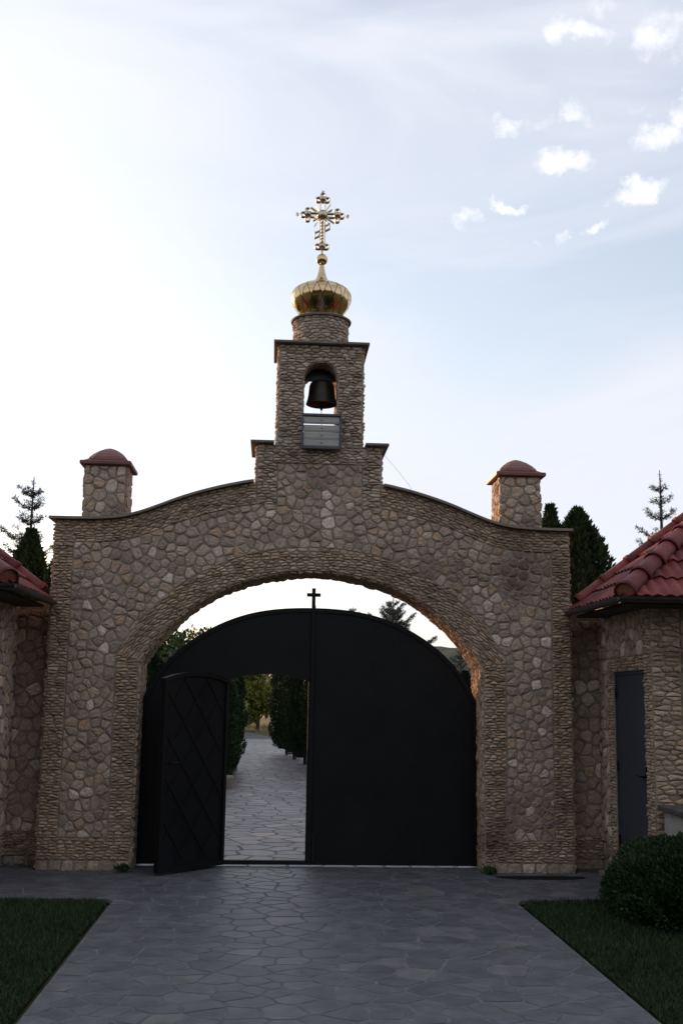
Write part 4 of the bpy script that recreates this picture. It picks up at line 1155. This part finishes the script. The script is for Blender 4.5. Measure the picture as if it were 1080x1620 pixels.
def dry_grass():
    r = np.random.default_rng(8); n = 14000
    P = np.column_stack([r.uniform(-12, 8, n), r.uniform(30, 56, n)]); P = P[~inside(P, [np.array(path_l+path_r)])]; n = len(P)
    base = np.column_stack([P, np.full(n, GZ-.02)]); D = np.column_stack([r.normal(0, .25, n), r.normal(0, .25, n), np.ones(n)])
    V, F = leaves(base, D, r.uniform(.1, .3, n), r, .06, .2)
    tag(mesh_np('dry_grass', V, F, 'drygrass', None, np.repeat(r.random(n), 4)), 'pale dry grass beside the end of the path', 'grass', kind='stuff')
dry_grass()
def planter():
    MB().box(-1.75, -1.06, 9.75, 10.15, -.03, .22, .03).build('stone_edging', 'coping')
    tag(bpy.data.objects['stone_edging'], 'low brown stone block at the foot of the left thujas', 'stone block')
planter()
# clipped shrubs by the right lawn
def shrub(loc, rx, ry, h, n, seed, label):
    r = np.random.default_rng(seed); o = empty('shrub', loc); tag(o, label, 'shrub')
    d = r.normal(0, 1, (n, 3)); d[:, 2] = np.abs(d[:, 2])*1.0-.05; d /= np.linalg.norm(d, axis=1)[:, None]
    ph = r.uniform(0, 6.28, 4); a = np.arctan2(d[:, 1], d[:, 0])
    q = (1-.28*r.random(n)**1.6)*(1+.04*np.sin(4*a+ph[0]+d[:, 2]*5)+.03*np.sin(7*a+ph[1]-d[:, 2]*8)+.03*np.sin(13*a+d[:, 2]*15))
    P = d*q[:, None]*np.array([rx, ry, h])+np.array([0, 0, .06]); P[:, 2] = np.maximum(P[:, 2], .01)
    V, F = leaves(P, d+np.array([0, 0, .5]), .032*(.6+.8*r.random(n)), r, .45, 1.1)
    foliage('crown', V, F, 'box', o, np.repeat(np.clip(r.normal(.4, .25, n), 0, 1), 4))
    core = [(.01, .0)]+[(rx*.78*math.cos(t), h*.74*math.sin(t)+.03) for t in np.linspace(0, 1.5, 8)]
    c = MB().lathe(core, (0, 0, 0), 14); c.v = [(p[0], p[1]*ry/rx, p[2]) for p in c.v]; c.build('inner_twigs', 'box0', o, True)
shrub((2.90, -2.05, 0), .56, .98, .50, 70000, 61, 'broad low dark clipped shrub by the right lawn before the grey door')
for x, y, lb in ((-1.76, -.10, 'small weed tuft at the inner foot of the left gate pier'), (1.74, -.08, 'small weed tuft at the inner foot of the right gate pier')):
    r = np.random.default_rng(int(abs(x*100))); n = 260; P = np.column_stack([r.normal(0, .03, n), r.normal(0, .025, n), r.uniform(0, .03, n)])
    V, F = leaves(P, np.column_stack([r.normal(0, .6, n), r.normal(0, .6, n), np.ones(n)]), .05*(.6+.7*r.random(n)), r, .3, .8)
    o = mesh_np('weed', V, F, 'box', None, np.repeat(r.random(n), 4)); o.location = (x, y, .008); tag(o, lb, 'weed', 'weeds at the gate foot')
# tall trees standing round the courtyard behind the camera (they shade it and show in the dome)
cA = broadleaf(9.6, 4.2, 9000, 71, 'leaf', 'tall tree behind the courtyard', (0, -26, 0), .55, .56, 46, .9, 'tall trees round the courtyard')
cB = broadleaf(8.4, 3.8, 9000, 72, 'leaf', 'tall tree behind the courtyard', (6, -27, 0), .55, .54, 42, .9, 'tall trees round the courtyard')
r_ = random.Random(4)
COURT_TREES = [(-7, -25), (-13, -24), (13, -25), (-10, -28), (11, -29), (3, -30), (-3, -30), (-18, -22), (18, -22)]
for i, (x, y) in enumerate(COURT_TREES):
    o = copy_tree((cA, cB)[i % 2]); o.location = (x, y, 0); k = r_.uniform(.85, 1.1); o.scale = (k*1.1, k*1.1, k); o.rotation_euler = (0, 0, r_.uniform(0, 6))

# row of thujas added on the left, out of the picture: keeps the low sun off the ground
for i in range(42):
    y = 7+i*1.25
    tcopy((tA, tB)[i % 2], (-9.2-.25*math.sin(i*1.7), y, 0), (1.75, 1.08+.06*math.sin(i*2.3)), 'thuja in the hedge along the left boundary', i*.9, 'boundary hedge thujas')
